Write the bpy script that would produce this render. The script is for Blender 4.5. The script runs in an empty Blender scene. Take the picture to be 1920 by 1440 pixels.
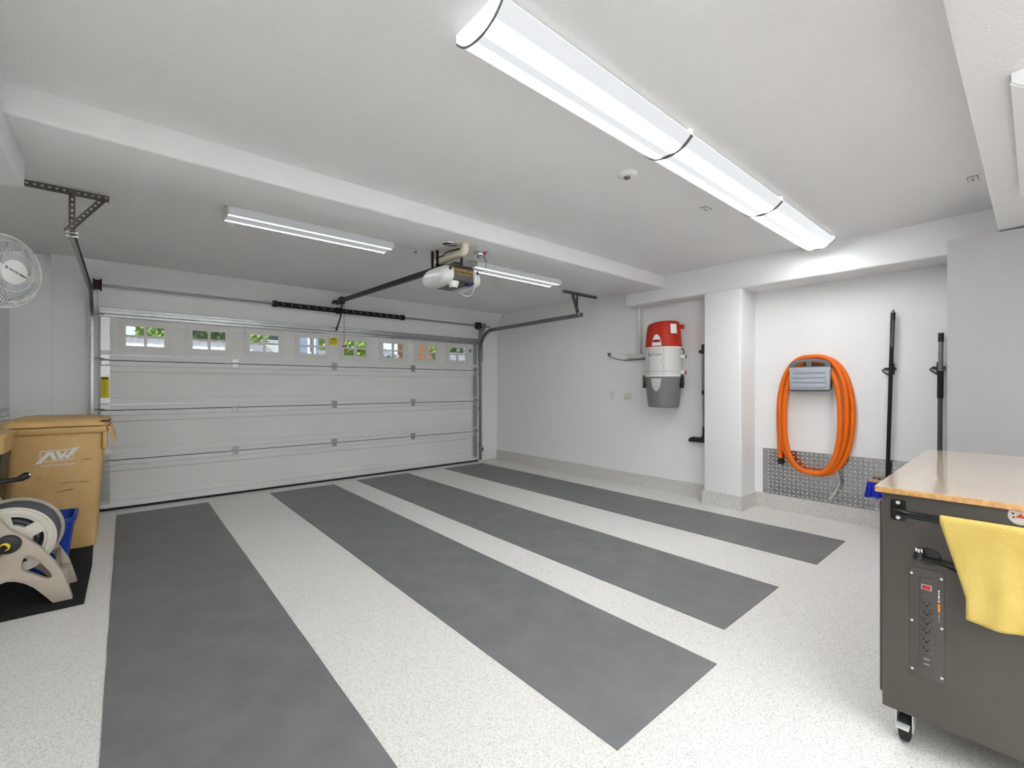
import bpy, bmesh, math, random
from mathutils import Vector, Matrix
from mathutils.geometry import tessellate_polygon
random.seed(7)
S = bpy.context.scene
COL = S.collection
R = math.radians
PI = math.pi

# ------------------------------------------------------------------ camera
cd = bpy.data.cameras.new('camera'); cam = bpy.data.objects.new('camera', cd); COL.objects.link(cam)
cd.sensor_width = 36.0; cd.lens = 843.88 / 1920 * 36; cd.shift_y = 4.6 / 1920
cd.clip_start = 0.02; cd.clip_end = 300
cam.location = (0, 0, 1.31); cam.rotation_euler = (R(90), 0, R(-40.651))
S.camera = cam
# ------------------------------------------------------------------ sky, sun, exposure
w = bpy.data.worlds.new('world'); S.world = w; w.use_nodes = True
wn = w.node_tree.nodes; wl = w.node_tree.links
sky = wn.new('ShaderNodeTexSky'); sky.sky_type = 'NISHITA'; sky.sun_disc = False
sky.sun_elevation = R(48); sky.sun_rotation = R(200); sky.air_density = 1.0; sky.dust_density = 1.5
wl.new(sky.outputs[0], wn['Background'].inputs[0]); wn['Background'].inputs[1].default_value = 0.22
sd = bpy.data.lights.new('sun', 'SUN'); so = bpy.data.objects.new('sun', sd); COL.objects.link(so)
sd.energy = 2.4; sd.angle = R(1.0); sd.color = (1, .96, .9)
so.location = (0, 0, 30)
so.rotation_euler = Vector((-.35, -.75, .75)).to_track_quat('Z', 'Y').to_euler()
S.view_settings.view_transform = 'Standard'; S.view_settings.look = 'None'
S.view_settings.gamma = 1; S.view_settings.use_curve_mapping = False
S.view_settings.exposure = 0.3
LAMP = 41.0      # strength of the glowing tubes behind the ceiling lenses
STRIP_FILL = 40.0     # tube glow added to the unlit strip lights to brighten the door bay
REAR = 27.0      # row of lights behind the camera
BULB = 0.0       # lamps inside the opener

# ------------------------------------------------------------------ materials
def lin(c):
    return tuple(((v / 255) / 12.92 if v / 255 <= .04045 else ((v / 255 + .055) / 1.055) ** 2.4) for v in c) + (1,)
M = {}
def mat(name, rgb, rough=.5, metal=0., var=0., vscale=8., bump=0., bscale=60., rgb2=None, coat=0., spec=.5, stretch=None):
    m = bpy.data.materials.new(name); m.use_nodes = True
    nt = m.node_tree; b = nt.nodes['Principled BSDF']; c = lin(rgb)
    b.inputs['Base Color'].default_value = c; b.inputs['Roughness'].default_value = rough
    b.inputs['Metallic'].default_value = metal; b.inputs['Coat Weight'].default_value = coat
    b.inputs['Specular IOR Level'].default_value = spec
    tc = nt.nodes.new('ShaderNodeTexCoord'); mp = nt.nodes.new('ShaderNodeMapping')
    nt.links.new(tc.outputs['Object'], mp.inputs[0])
    if stretch: mp.inputs['Scale'].default_value = stretch
    if var or rgb2:
        n = nt.nodes.new('ShaderNodeTexNoise'); n.inputs['Scale'].default_value = vscale; n.inputs['Detail'].default_value = 6
        n.inputs['Roughness'].default_value = .65
        nt.links.new(mp.outputs[0], n.inputs[0])
        r = nt.nodes.new('ShaderNodeValToRGB'); r.color_ramp.elements[0].position = .3; r.color_ramp.elements[1].position = .7
        d = lin(rgb2) if rgb2 else tuple(max(0, v * (1 - var)) for v in c[:3]) + (1,)
        r.color_ramp.elements[0].color = d; r.color_ramp.elements[1].color = c
        nt.links.new(n.outputs[0], r.inputs[0]); nt.links.new(r.outputs[0], b.inputs['Base Color'])
    if bump:
        n = nt.nodes.new('ShaderNodeTexNoise'); n.inputs['Scale'].default_value = bscale; n.inputs['Detail'].default_value = 3
        nt.links.new(mp.outputs[0], n.inputs[0])
        bp = nt.nodes.new('ShaderNodeBump'); bp.inputs['Strength'].default_value = bump; bp.inputs['Distance'].default_value = .01
        nt.links.new(n.outputs[0], bp.inputs['Height']); nt.links.new(bp.outputs[0], b.inputs['Normal'])
    M[name] = m
    return m
mat('wall_paint', (243, 243, 242), .5, var=.02, vscale=2, bump=.12, bscale=120, spec=.35)
mat('ceiling_paint', (243, 242, 241), .5, var=.02, vscale=2, bump=.35, bscale=110, spec=.35)
mat('door_steel', (230, 229, 226), .45, var=.06, vscale=3, bump=.05, bscale=200, stretch=(.3, 1, 1))
mat('door_frame_plastic', (222, 220, 215), .45)
mat('galvanised', (176, 178, 178), .32, .85, var=.25, vscale=14)
mat('galv_white', (225, 226, 226), .35, .35, var=.08, vscale=20)
mat('steel', (150, 152, 154), .28, .95, var=.15, vscale=10)
mat('chrome', (215, 216, 218), .12, 1.0)
mat('angle_iron', (112, 108, 98), .5, .6, var=.25, vscale=25)
mat('rust_brown', (66, 48, 38), .75, .2, var=.4, vscale=30)
mat('black_plastic', (24, 24, 25), .4)
mat('black_rubber', (16, 16, 17), .7)
mat('black_metal', (20, 20, 22), .35, .3)
mat('white_plastic', (232, 231, 228), .4)
mat('lens_plastic', (236, 236, 238), .3)
mat('dark_trim', (120, 116, 112), .4, .4)
mat('tan_bin', (226, 188, 126), .5, rgb2=(208, 168, 106), vscale=5, bump=.06, bscale=90)
mat('white_print', (240, 238, 232), .5)
mat('grime', (84, 66, 42), .8, var=.3, vscale=40)
mat('beige_plastic', (186, 174, 158), .42, bump=.04, bscale=300)
mat('beige_dark', (150, 138, 122), .5)
mat('pale_drum', (214, 208, 196), .35)
mat('hose_grey', (74, 76, 82), .5)
mat('yellow', (236, 204, 20), .5)
mat('yellow_sticker', (228, 206, 10), .5)
mat('blue_plastic', (18, 62, 168), .4, var=.15, vscale=6)
mat('blue_bristle', (14, 40, 190), .6)
mat('red_head', (184, 38, 10), .45, spec=.3)
mat('vac_body', (214, 212, 208), .38)
mat('vac_line', (120, 120, 120), .5)
mat('grey_bucket', (118, 117, 116), .42)
mat('clear_window', (214, 210, 204), .35, var=.2, vscale=30)
mat('red_display', (190, 20, 50), .4)
mat('orange_hose', (240, 112, 10), .42, spec=.4)
mat('holder_light', (170, 174, 182), .45)
mat('holder_dark', (104, 108, 114), .45)
mat('grey_cabinet', (172, 170, 169), .5, var=.03, vscale=6, bump=.05, bscale=250)
mat('cart_black', (86, 80, 74), .3, .1, var=.2, vscale=4, bump=.03, bscale=200)
mat('cart_panel_black', (76, 72, 68), .45)
mat('screw_head', (225, 225, 222), .35, .5)
mat('red_switch', (196, 30, 34), .35)
mat('orange_mark', (235, 140, 20), .5)
mat('sticker_white', (232, 220, 214), .5)
mat('sticker_red', (214, 66, 26), .5)
mat('red_cord', (170, 24, 40), .6)
mat('cloth_yellow', (216, 191, 110), .9, rgb2=(198, 170, 86), vscale=5, bump=.25, bscale=160)
mat('carpet_black', (17, 17, 18), .95, var=.6, vscale=220, bump=.8, bscale=400)
mat('pipe_white', (226, 224, 218), .35, var=.05, vscale=6)
mat('pipe_cream', (228, 222, 206), .4, rgb2=(214, 200, 172), vscale=9)
mat('outlet_cream', (222, 217, 204), .45)
mat('opener_grey', (82, 76, 70), .4)
mat('gold_print', (206, 160, 70), .4, .2)
mat('dark_print', (70, 72, 76), .5)
mat('wood_block', (205, 160, 98), .55, rgb2=(176, 126, 66), vscale=3, stretch=(1, 14, 14))
mat('top_laminate', (206, 188, 168), .10, var=.08, vscale=3, coat=.6, stretch=(1, 10, 1))
mat('bark', (92, 78, 62), .9, var=.4, vscale=20)
mat('leaf_light', (168, 196, 96), .6, var=.35, vscale=3)
mat('leaf_dark', (84, 126, 48), .6, var=.4, vscale=3)
mat('roof_tile', (176, 176, 178), .7, var=.25, vscale=6)
mat('siding_blue', (142, 158, 182), .7, var=.08, vscale=3)
mat('siding_white', (226, 228, 230), .7)
mat('siding_brown', (168, 116, 82), .8, var=.2, vscale=8)
mat('house_window', (60, 70, 84), .15)
mat('asphalt', (150, 148, 144), .9, var=.15, vscale=30)
mat('lawn', (96, 130, 58), .95, var=.3, vscale=20)

def floor_mat():
    m = bpy.data.materials.new('floor_epoxy'); m.use_nodes = True; nt = m.node_tree; b = nt.nodes['Principled BSDF']
    tc = nt.nodes.new('ShaderNodeTexCoord')
    v = nt.nodes.new('ShaderNodeTexVoronoi'); v.inputs['Scale'].default_value = 330
    nt.links.new(tc.outputs['Object'], v.inputs['Vector'])
    sep = nt.nodes.new('ShaderNodeSeparateColor'); nt.links.new(v.outputs['Color'], sep.inputs[0])
    r = nt.nodes.new('ShaderNodeValToRGB'); cr = r.color_ramp; cr.interpolation = 'CONSTANT'
    cr.elements[0].position = 0; cr.elements[0].color = lin((231, 229, 225))
    cr.elements[1].position = .45; cr.elements[1].color = lin((221, 218, 213))
    for p, c in ((.74, (203, 197, 189)), (.84, (236, 233, 228)), (.94, (182, 175, 166))):
        e = cr.elements.new(p); e.color = lin(c)
    nt.links.new(sep.outputs[0], r.inputs[0]); nt.links.new(r.outputs[0], b.inputs['Base Color'])
    b.inputs['Roughness'].default_value = .38; b.inputs['Specular IOR Level'].default_value = .4
    bp = nt.nodes.new('ShaderNodeBump'); bp.inputs['Strength'].default_value = .06; bp.inputs['Distance'].default_value = .004
    nt.links.new(v.outputs['Distance'], bp.inputs['Height']); nt.links.new(bp.outputs[0], b.inputs['Normal'])
    M['floor_epoxy'] = m
    n = m.copy(); n.name = 'cove_epoxy'; M['cove_epoxy'] = n
    for nd in n.node_tree.nodes:
        if nd.type == 'VALTORGB':
            for e, c in zip(nd.color_ramp.elements, ((224, 221, 216), (203, 199, 193), (176, 172, 166), (234, 231, 227), (152, 147, 141))): e.color = lin(c)
        if nd.type == 'BSDF_PRINCIPLED': nd.inputs['Roughness'].default_value = .55
floor_mat()
def rubber_mat():
    m = bpy.data.materials.new('rubber_mat'); m.use_nodes = True; nt = m.node_tree; b = nt.nodes['Principled BSDF']
    tc = nt.nodes.new('ShaderNodeTexCoord')
    n = nt.nodes.new('ShaderNodeTexNoise'); n.inputs['Scale'].default_value = 4.5; n.inputs['Detail'].default_value = 7; n.inputs['Roughness'].default_value = .6
    nt.links.new(tc.outputs['Object'], n.inputs[0])
    r = nt.nodes.new('ShaderNodeValToRGB'); r.color_ramp.elements[0].position = .32; r.color_ramp.elements[1].position = .72
    r.color_ramp.elements[0].color = lin((104, 104, 107)); r.color_ramp.elements[1].color = lin((120, 119, 119))
    nt.links.new(n.outputs[0], r.inputs[0]); nt.links.new(r.outputs[0], b.inputs['Base Color'])
    g = nt.nodes.new('ShaderNodeTexNoise'); g.inputs['Scale'].default_value = 260; g.inputs['Detail'].default_value = 2
    nt.links.new(tc.outputs['Object'], g.inputs[0])
    bp = nt.nodes.new('ShaderNodeBump'); bp.inputs['Strength'].default_value = .35; bp.inputs['Distance'].default_value = .003
    nt.links.new(g.outputs[0], bp.inputs['Height']); nt.links.new(bp.outputs[0], b.inputs['Normal'])
    b.inputs['Roughness'].default_value = .52; b.inputs['Specular IOR Level'].default_value = .75
    M['rubber_mat'] = m
rubber_mat()
def glass_mat():
    m = bpy.data.materials.new('pane_glass'); m.use_nodes = True; nt = m.node_tree
    nt.nodes.remove(nt.nodes['Principled BSDF'])
    t = nt.nodes.new('ShaderNodeBsdfTransparent'); g = nt.nodes.new('ShaderNodeBsdfGlossy'); g.inputs['Roughness'].default_value = .03
    t.inputs[0].default_value = (.93, .95, .95, 1)
    x = nt.nodes.new('ShaderNodeMixShader'); x.inputs[0].default_value = .06
    nt.links.new(t.outputs[0], x.inputs[1]); nt.links.new(g.outputs[0], x.inputs[2]); nt.links.new(x.outputs[0], nt.nodes['Material Output'].inputs[0])
    M['pane_glass'] = m
glass_mat()
def lens_lit(name, centre, w0, w1, power, base, ripple, strength, halo):
    # prismatic lens lit by two tubes: bright bands over the tubes, paler rest
    m = bpy.data.materials.new(name); m.use_nodes = True; nt = m.node_tree; b = nt.nodes['Principled BSDF']
    tc = nt.nodes.new('ShaderNodeTexCoord'); sp = nt.nodes.new('ShaderNodeSeparateXYZ'); nt.links.new(tc.outputs['Object'], sp.inputs[0])
    def math_(op, a, bb=None):
        n = nt.nodes.new('ShaderNodeMath'); n.operation = op
        for i, v in enumerate((a, bb)):
            if v is None: continue
            if isinstance(v, (int, float)): n.inputs[i].default_value = v
            else: nt.links.new(v, n.inputs[i])
        return n.outputs[0]
    d = math_('ABSOLUTE', math_('SUBTRACT', math_('ABSOLUTE', sp.outputs['Y']), centre))
    band = nt.nodes.new('ShaderNodeMapRange'); band.interpolation_type = 'SMOOTHERSTEP'
    nt.links.new(d, band.inputs[0]); band.inputs[1].default_value = w0; band.inputs[2].default_value = w1
    band.inputs[3].default_value = 1; band.inputs[4].default_value = 0
    core = math_('POWER', band.outputs[0], power)
    rib = math_('MULTIPLY', math_('SINE', math_('MULTIPLY', sp.outputs['X'], 620)), math_('SINE', math_('MULTIPLY', sp.outputs['Y'], 620)))
    e = math_('ADD', math_('MULTIPLY', core, strength), math_('ADD', base, math_('MULTIPLY', rib, ripple)))
    e = math_('ADD', e, math_('MULTIPLY', band.outputs[0], halo))
    b.inputs['Base Color'].default_value = (.05, .05, .05, 1); b.inputs['Roughness'].default_value = .25
    b.inputs['Emission Color'].default_value = (.945, .975, 1, 1)
    nt.links.new(e, b.inputs['Emission Strength'])
    M[name] = m
lens_lit('lit_lens', .055, .003, .047, 3.0, .66, .07, LAMP, .3)
lens_lit('strip_fill_lens', .070, .004, .016, 2.0, .28, .0, STRIP_FILL, .1)  # two narrow glowing bands added as bay fill; these fixtures are really off
def glow(name, rgb, strength):
    m = bpy.data.materials.new(name); m.use_nodes = True; b = m.node_tree.nodes['Principled BSDF']
    b.inputs['Base Color'].default_value = lin(rgb); b.inputs['Roughness'].default_value = .3
    b.inputs['Emission Color'].default_value = (.945, .975, 1, 1); b.inputs['Emission Strength'].default_value = strength
    M[name] = m
glow('rear_lens', (236, 236, 238), REAR)
glow('cap_glow', (236, 236, 238), .55)
glow('opener_lens', (226, 226, 224), BULB)
def diamond_mat():
    mat('diamond_plate', (196, 196, 196), .22, 1.0, var=.10, vscale=9)
    mat('diamond_bar', (248, 248, 247), .38, .55)
diamond_mat()
def top_mat():
    m = bpy.data.materials.new('worktop_wood'); m.use_nodes = True; nt = m.node_tree; b = nt.nodes['Principled BSDF']
    tc = nt.nodes.new('ShaderNodeTexCoord'); mp = nt.nodes.new('ShaderNodeMapping'); mp.inputs['Scale'].default_value = (1.2, 22, 22)
    nt.links.new(tc.outputs['Object'], mp.inputs[0])
    n = nt.nodes.new('ShaderNodeTexNoise'); n.inputs['Scale'].default_value = 2.2; n.inputs['Detail'].default_value = 7
    nt.links.new(mp.outputs[0], n.inputs[0])
    r = nt.nodes.new('ShaderNodeValToRGB'); r.color_ramp.elements[0].position = .3; r.color_ramp.elements[1].position = .7
    r.color_ramp.elements[0].color = lin((186, 132, 74)); r.color_ramp.elements[1].color = lin((222, 174, 108))
    nt.links.new(n.outputs[0], r.inputs[0]); nt.links.new(r.outputs[0], b.inputs['Base Color'])
    b.inputs['Roughness'].default_value = .16; b.inputs['Coat Weight'].default_value = 1.0; b.inputs['Coat Roughness'].default_value = .06
    M['worktop_wood'] = m
top_mat()

# ------------------------------------------------------------------ mesh helpers
class MB:
    def __init__(s): s.v = []; s.f = []
    def add(s, v, f):
        o = len(s.v); s.v += [Vector(p) for p in v]; s.f += [tuple(i + o for i in q) for q in f]; return s
    def box(s, x0, x1, y0, y1, z0, z1):
        return s.add([(x, y, z) for z in (z0, z1) for y in (y0, y1) for x in (x0, x1)],
                     [(0, 2, 3, 1), (4, 5, 7, 6), (0, 1, 5, 4), (2, 6, 7, 3), (0, 4, 6, 2), (1, 3, 7, 5)])
    def prism(s, pts, axis, a0, a1, holes=()):
        # 2-D outline (other two axes in x,y,z order) pushed along an axis, with optional holes
        def p3(p, a): return {'x': (a, p[0], p[1]), 'y': (p[0], a, p[1]), 'z': (p[0], p[1], a)}[axis]
        loops = [list(pts)] + [list(h) for h in holes]
        flat = [p for l in loops for p in l]; n = len(flat)
        tri = tessellate_polygon([[Vector((p[0], p[1], 0)) for p in l] for l in loops])
        v = [p3(p, a0) for p in flat] + [p3(p, a1) for p in flat]
        f = [tuple(t) for t in tri] + [tuple(i + n for i in reversed(t)) for t in tri]
        o = 0
        for l in loops:
            k = len(l)
            f += [(o + i, o + (i + 1) % k, n + o + (i + 1) % k, n + o + i) for i in range(k)]
            o += k
        return s.add(v, f)
    def tube(s, path, r, n=10, closed=False, caps=True):
        P = [Vector(p) for p in path]; m = len(P)
        rr = r if isinstance(r, (list, tuple)) else [r] * m
        def tan(i):
            a = P[(i - 1) % m] if (closed or i > 0) else P[i]; b = P[(i + 1) % m] if (closed or i < m - 1) else P[i]
            return (b - a).normalized()
        t = tan(0); u = t.orthogonal().normalized(); v = []
        for i in range(m):
            t = tan(i); u = (u - t * u.dot(t)).normalized(); q = t.cross(u)
            v += [P[i] + (u * math.cos(2 * PI * k / n) + q * math.sin(2 * PI * k / n)) * rr[i] for k in range(n)]
        f = []
        for i in range(m if closed else m - 1):
            j = (i + 1) % m
            f += [(i * n + k, i * n + (k + 1) % n, j * n + (k + 1) % n, j * n + k) for k in range(n)]
        if caps and not closed: f += [tuple(reversed(range(n))), tuple((m - 1) * n + k for k in range(n))]
        return s.add(v, f)
    def lathe(s, prof, o=(0, 0, 0), axis=(0, 0, 1), n=32, cap=True):
        a = Vector(axis).normalized(); u = a.orthogonal().normalized(); q = a.cross(u); o = Vector(o); v = []; m = len(prof)
        for r, t in prof: v += [o + a * t + (u * math.cos(2 * PI * k / n) + q * math.sin(2 * PI * k / n)) * r for k in range(n)]
        f = [(i * n + k, i * n + (k + 1) % n, (i + 1) * n + (k + 1) % n, (i + 1) * n + k) for i in range(m - 1) for k in range(n)]
        if cap: f += [tuple(reversed(range(n))), tuple((m - 1) * n + k for k in range(n))]
        return s.add(v, f)
    def loft(s, rings, cap0=True, cap1=True):
        n = len(rings[0]); v = [p for r in rings for p in r]
        f = [(i * n + k, i * n + (k + 1) % n, (i + 1) * n + (k + 1) % n, (i + 1) * n + k) for i in range(len(rings) - 1) for k in range(n)]
        if cap0: f.append(tuple(reversed(range(n))))
        if cap1: f.append(tuple((len(rings) - 1) * n + k for k in range(n)))
        return s.add(v, f)
    def grid(s, fn, nu, nv):
        v = [fn(i / nu, j / nv) for j in range(nv + 1) for i in range(nu + 1)]
        return s.add(v, [(j * (nu + 1) + i, j * (nu + 1) + i + 1, (j + 1) * (nu + 1) + i + 1, (j + 1) * (nu + 1) + i) for j in range(nv) for i in range(nu)])
    def mp(s, fn): s.v = [Vector(fn(p)) for p in s.v]; return s
    def build(s, name, m, parent=None, bevel=0., segs=2, smooth=35, at=None, solid=0.):
        off = Vector((0, 0, 0)); q = parent
        while q: off += q.location; q = q.parent
        if parent is None or at is not None:
            if at is None:
                xs = [p.x for p in s.v]; ys = [p.y for p in s.v]; zs = [p.z for p in s.v]
                at = Vector(((min(xs) + max(xs)) / 2, (min(ys) + max(ys)) / 2, min(zs)))
            at = Vector(at)
        else: at = off.copy()
        me = bpy.data.meshes.new(name)
        me.from_pydata([tuple(p - at) for p in s.v], [], s.f); me.update()
        bm = bmesh.new(); bm.from_mesh(me); bmesh.ops.recalc_face_normals(bm, faces=bm.faces)
        if bevel:
            es = [e for e in bm.edges if len(e.link_faces) == 2 and e.calc_face_angle(0) > R(30)]
            bmesh.ops.bevel(bm, geom=es, offset=bevel, segments=segs, profile=.5, affect='EDGES', clamp_overlap=True)
        bm.to_mesh(me); bm.free()
        if smooth: me.shade_smooth(); me.set_sharp_from_angle(angle=R(smooth))
        me.materials.append(M[m] if isinstance(m, str) else m)
        o = bpy.data.objects.new(name, me); COL.objects.link(o); o.location = at - off
        if parent: o.parent = parent
        if solid:
            md = o.modifiers.new('thickness', 'SOLIDIFY'); md.thickness = solid; md.offset = 0
        return o
def thing(name, label, cat, loc, group=None):
    o = bpy.data.objects.new(name, None); COL.objects.link(o); o.location = loc; o.empty_display_size = .1
    o['label'] = label; o['category'] = cat
    if group: o['group'] = group
    return o
def tag(o, label=None, cat=None, group=None, kind=None):
    if label: o['label'] = label
    if cat: o['category'] = cat
    if group: o['group'] = group
    if kind: o['kind'] = kind
    return o
def copy_tree(o, parent=None):
    c = o.copy(); COL.objects.link(c); c.parent = parent
    for ch in list(o.children):
        copy_tree(ch, c)
    return c
def text_mb(body, size, depth=.0008):
    cu = bpy.data.curves.new('t', 'FONT'); cu.body = body; cu.size = size; cu.align_x = 'CENTER'; cu.align_y = 'CENTER'
    cu.extrude = depth; cu.resolution_u = 3
    o = bpy.data.objects.new('t', cu); COL.objects.link(o); bpy.context.view_layer.update()
    me = bpy.data.meshes.new_from_object(o.evaluated_get(bpy.context.evaluated_depsgraph_get()))
    b = MB().add([v.co for v in me.vertices], [tuple(p.vertices) for p in me.polygons])
    bpy.data.objects.remove(o); bpy.data.curves.remove(cu); bpy.data.meshes.remove(me)
    return b
def rrect(cx, cy, w_, h_, r, n=5):
    pts = []
    for sx, sy, a0 in ((1, 1, 0), (-1, 1, 90), (-1, -1, 180), (1, -1, 270)):
        for k in range(n + 1):
            a = R(a0 + 90 * k / n); pts.append((cx + sx * (w_ / 2 - r) + r * math.cos(a), cy + sy * (h_ / 2 - r) + r * math.sin(a)))
    return pts
def catmull(P, n=8, closed=False):
    P = [Vector(p) for p in P]; m = len(P); out = []
    for i in range(m if closed else m - 1):
        g = lambda k: P[k % m] if closed else P[max(0, min(m - 1, k))]
        a, b, c, d = g(i - 1), g(i), g(i + 1), g(i + 2)
        for k in range(n):
            t = k / n
            out.append(.5 * ((2 * b) + (c - a) * t + (2 * a - 5 * b + 4 * c - d) * t * t + (3 * b - a - 3 * c + d) * t ** 3))
    if not closed: out.append(P[-1])
    return out

# ================================================================== ROOM
ZC = 2.632; ZB = 2.49; ZS = 2.34; YB0 = 2.90; YB1 = 3.45; YW = 6.44
def struct(name, mb, m, label, cat, bevel=0., segs=3, smooth=40):
    return tag(mb.build(name, m, None, bevel, segs, smooth), label, cat, kind='structure')
struct('floor', MB().box(-1.6, 5.7, -3.2, 6.46, -.12, 0), 'floor_epoxy', 'pale speckled epoxy garage floor', 'floor')
# right wall: far section with the vacuum, the pilaster, nearer recess with the orange hose
struct('wall_right', MB().box(5.15, 5.4, 2.42, 6.6, 0, 2.8), 'wall_paint', 'white right wall section behind the vacuum', 'wall')
struct('wall_right', MB().box(5.27, 5.5, -3.2, 2.02, 0, 2.8), 'wall_paint', 'white right wall section behind the orange hose', 'wall')
struct('trim_5', MB().box(4.905, 5.4, 2.02, 2.42, 0, 2.6), 'wall_paint', 'square white pilaster between vacuum and orange hose', 'pilaster', bevel=.016)
fw = MB()
fw.box(-.84, -.17, YW - .02, 6.6, 0, 2.61); fw.box(4.63, 5.15, YW - .02, 6.6, 0, 2.61); fw.box(-.17, 4.63, YW - .02, 6.6, 2.09, 2.61)
fw.prism([(6.27, 2.61), (YW, 2.61), (YW, 2.395)], 'x', -.555, 5.15)
fw.box(-.84, -.555, 6.37, YW, 0, 2.61)
struct('wall_front', fw, 'wall_paint', 'white wall around the garage door with a sloped header', 'wall', smooth=30)
struct('wall_left', MB().prism([(-.84, 6.6), (-.84, 5.36), (-1.4, 5.36), (-1.4, -3.2), (-1.6, -3.2), (-1.6, 6.6)], 'z', 0, 2.8),
       'wall_paint', 'white painted left wall beside the bins', 'wall', bevel=.012)
struct('wall_rear', MB().box(-1.4, 5.27, -3.2, -3.0, 0, 2.8), 'wall_paint', 'white wall behind the camera', 'wall')
ce = MB(); ce.box(-1.6, 5.7, -3.2, 3.2, ZC, 2.85); ce.box(-1.6, 5.7, 3.2, 6.62, 2.61, 2.85)
struct('ceiling', ce, 'ceiling_paint', 'white textured garage ceiling', 'ceiling')
struct('trim_1', MB().box(-1.4, 5.15, YB0, YB1, ZB, ZC + .02), 'ceiling_paint', 'white drywall beam crossing the ceiling in front of the door bay', 'beam', bevel=.018)
struct('trim_2', MB().box(4.895, 5.35, -3.0, YB1, ZS, ZC + .02), 'wall_paint', 'white soffit along the top of the right wall', 'soffit', bevel=.018)
struct('trim_3', MB().box(-1.45, -.40, .165, YB1, ZS, ZC + .02), 'wall_paint', 'white soffit along the top of the left wall', 'soffit', bevel=.018)
struct('trim_4', MB().box(-1.45, 4.90, -3.0, .165, ZS, ZC + .02), 'ceiling_paint', 'lowered white ceiling band nearest the camera', 'soffit', bevel=.02)
HB = .155
bb = MB(); bb.prism([(5.15, YW), (5.136, YW), (5.136, 2.434), (4.886, 2.434), (4.886, 2.006), (5.256, 2.006), (5.256, -3.0), (5.27, -3.0), (5.27, 2.02), (4.90, 2.02), (4.90, 2.42), (5.15, 2.42)], 'z', 0, HB)
struct('baseboard_right', bb, 'cove_epoxy', 'speckled grey cove base along the right wall', 'baseboard', smooth=0)
struct('baseboard_front', MB().box(4.70, 5.136, 6.426, YW, 0, HB + .01), 'cove_epoxy', 'short speckled cove base right of the garage door', 'baseboard', smooth=0)
struct('baseboard_left', MB().box(-.84, -.826, 5.37, 6.37, 0, HB), 'cove_epoxy', 'speckled cove base behind the bins', 'baseboard', smooth=0)

# ================================================================== GARAGE DOOR
DX0, DX1 = -.20, 4.66; SH = .53
door = thing('door_1', 'white sectional garage door with a row of eight small windows', 'garage door', (2.23, 6.37, 0)); door['kind'] = 'structure'
def section(z0, h):
    y = 6.37
    return [(y + .045, z0), (y, z0), (y, z0 + .056), (y + .021, z0 + .060), (y + .021, z0 + .118), (y + .031, z0 + .132), (y + .031, z0 + h - .132),
            (y + .021, z0 + h - .118), (y + .021, z0 + h - .060), (y, z0 + h - .056), (y, z0 + h - .009), (y + .045, z0 + h - .009)]
sec = MB().prism(section(.045, SH - .045), 'x', DX0, DX1).build('section', 'door_steel', door, smooth=0)
sec2 = MB().prism(section(SH, SH), 'x', DX0, DX1).build('section', 'door_steel', door, smooth=0)
sec3 = sec2.copy(); COL.objects.link(sec3); sec3.location.z += SH
WXS = [.167 + .5851 * i for i in range(8)]; WZ = 1.855; OW, OH = .345, .222
ts = MB()
zb, zt = 3 * SH, 2.125
xs = [DX0]
for x in WXS: xs += [x - OW / 2, x + OW / 2]
xs.append(DX1)
ts.box(DX0, DX1, 6.383, 6.415, zb + .05, WZ - OH / 2); ts.box(DX0, DX1, 6.383, 6.415, WZ + OH / 2, zt - .04)
for i in range(0, len(xs), 2): ts.box(xs[i], xs[i + 1], 6.383, 6.415, WZ - OH / 2, WZ + OH / 2)
ts.box(DX0, DX1, 6.37, 6.415, zb, zb + .05); ts.box(DX0, DX1, 6.37, 6.415, zt - .04, zt)
ts.build('section', 'door_steel', door, smooth=0)
# stamped squares between the windows
for i, x in enumerate([(xs[0] + .075 + xs[1]) / 2 - .02] + [(WXS[i] + WXS[i + 1]) / 2 for i in range(7)]):
    MB().box(x - (.04 if i == 0 else .057), x + (.04 if i == 0 else .057), 6.379, 6.384, WZ - .10, WZ + .125).build('stamped_panel', 'door_steel', door, bevel=.002)
# windows: stepped frame with cross bars, four panes each
x0 = WXS[0]
fr = MB()
fr.prism(rrect(x0, WZ, .448, .348, .004, 1), 'y', 6.376, 6.384, holes=[rrect(x0, WZ, OW - .02, OH - .012, .006, 2)])
fr.prism(rrect(x0, WZ, .396, .292, .004, 1), 'y', 6.369, 6.377, holes=[rrect(x0, WZ, OW - .02, OH - .012, .006, 2)])
fr.box(x0 - .0125, x0 + .0125, 6.369, 6.405, WZ - OH / 2 + .002, WZ + OH / 2 - .002)
fr.box(x0 - OW / 2 + .005, x0 + OW / 2 - .005, 6.3695, 6.4045, WZ - .0115, WZ + .0115)
for sx in (-1, 0, 1):
    for sz in (-1, 1):
        fr.lathe([(.005, 0), (.004, .002)], (x0 + sx * .208, 6.376, WZ + sz * (.16 if sx == 0 else .10)), (0, -1, 0), 8)
win = fr.build('window', 'door_frame_plastic', door, smooth=30)
for sx in (-1, 1):
    for sz in (-1, 1):
        cx, cz = x0 + sx * .087, WZ + sz * .057
        MB().box(cx - .0745, cx + .0745, 6.391, 6.395, cz - .0455, cz + .0455).build('pane', 'pane_glass', win, smooth=0)
for i in range(1, 8):
    c = copy_tree(win, door); c.location.x += .5851 * i
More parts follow.
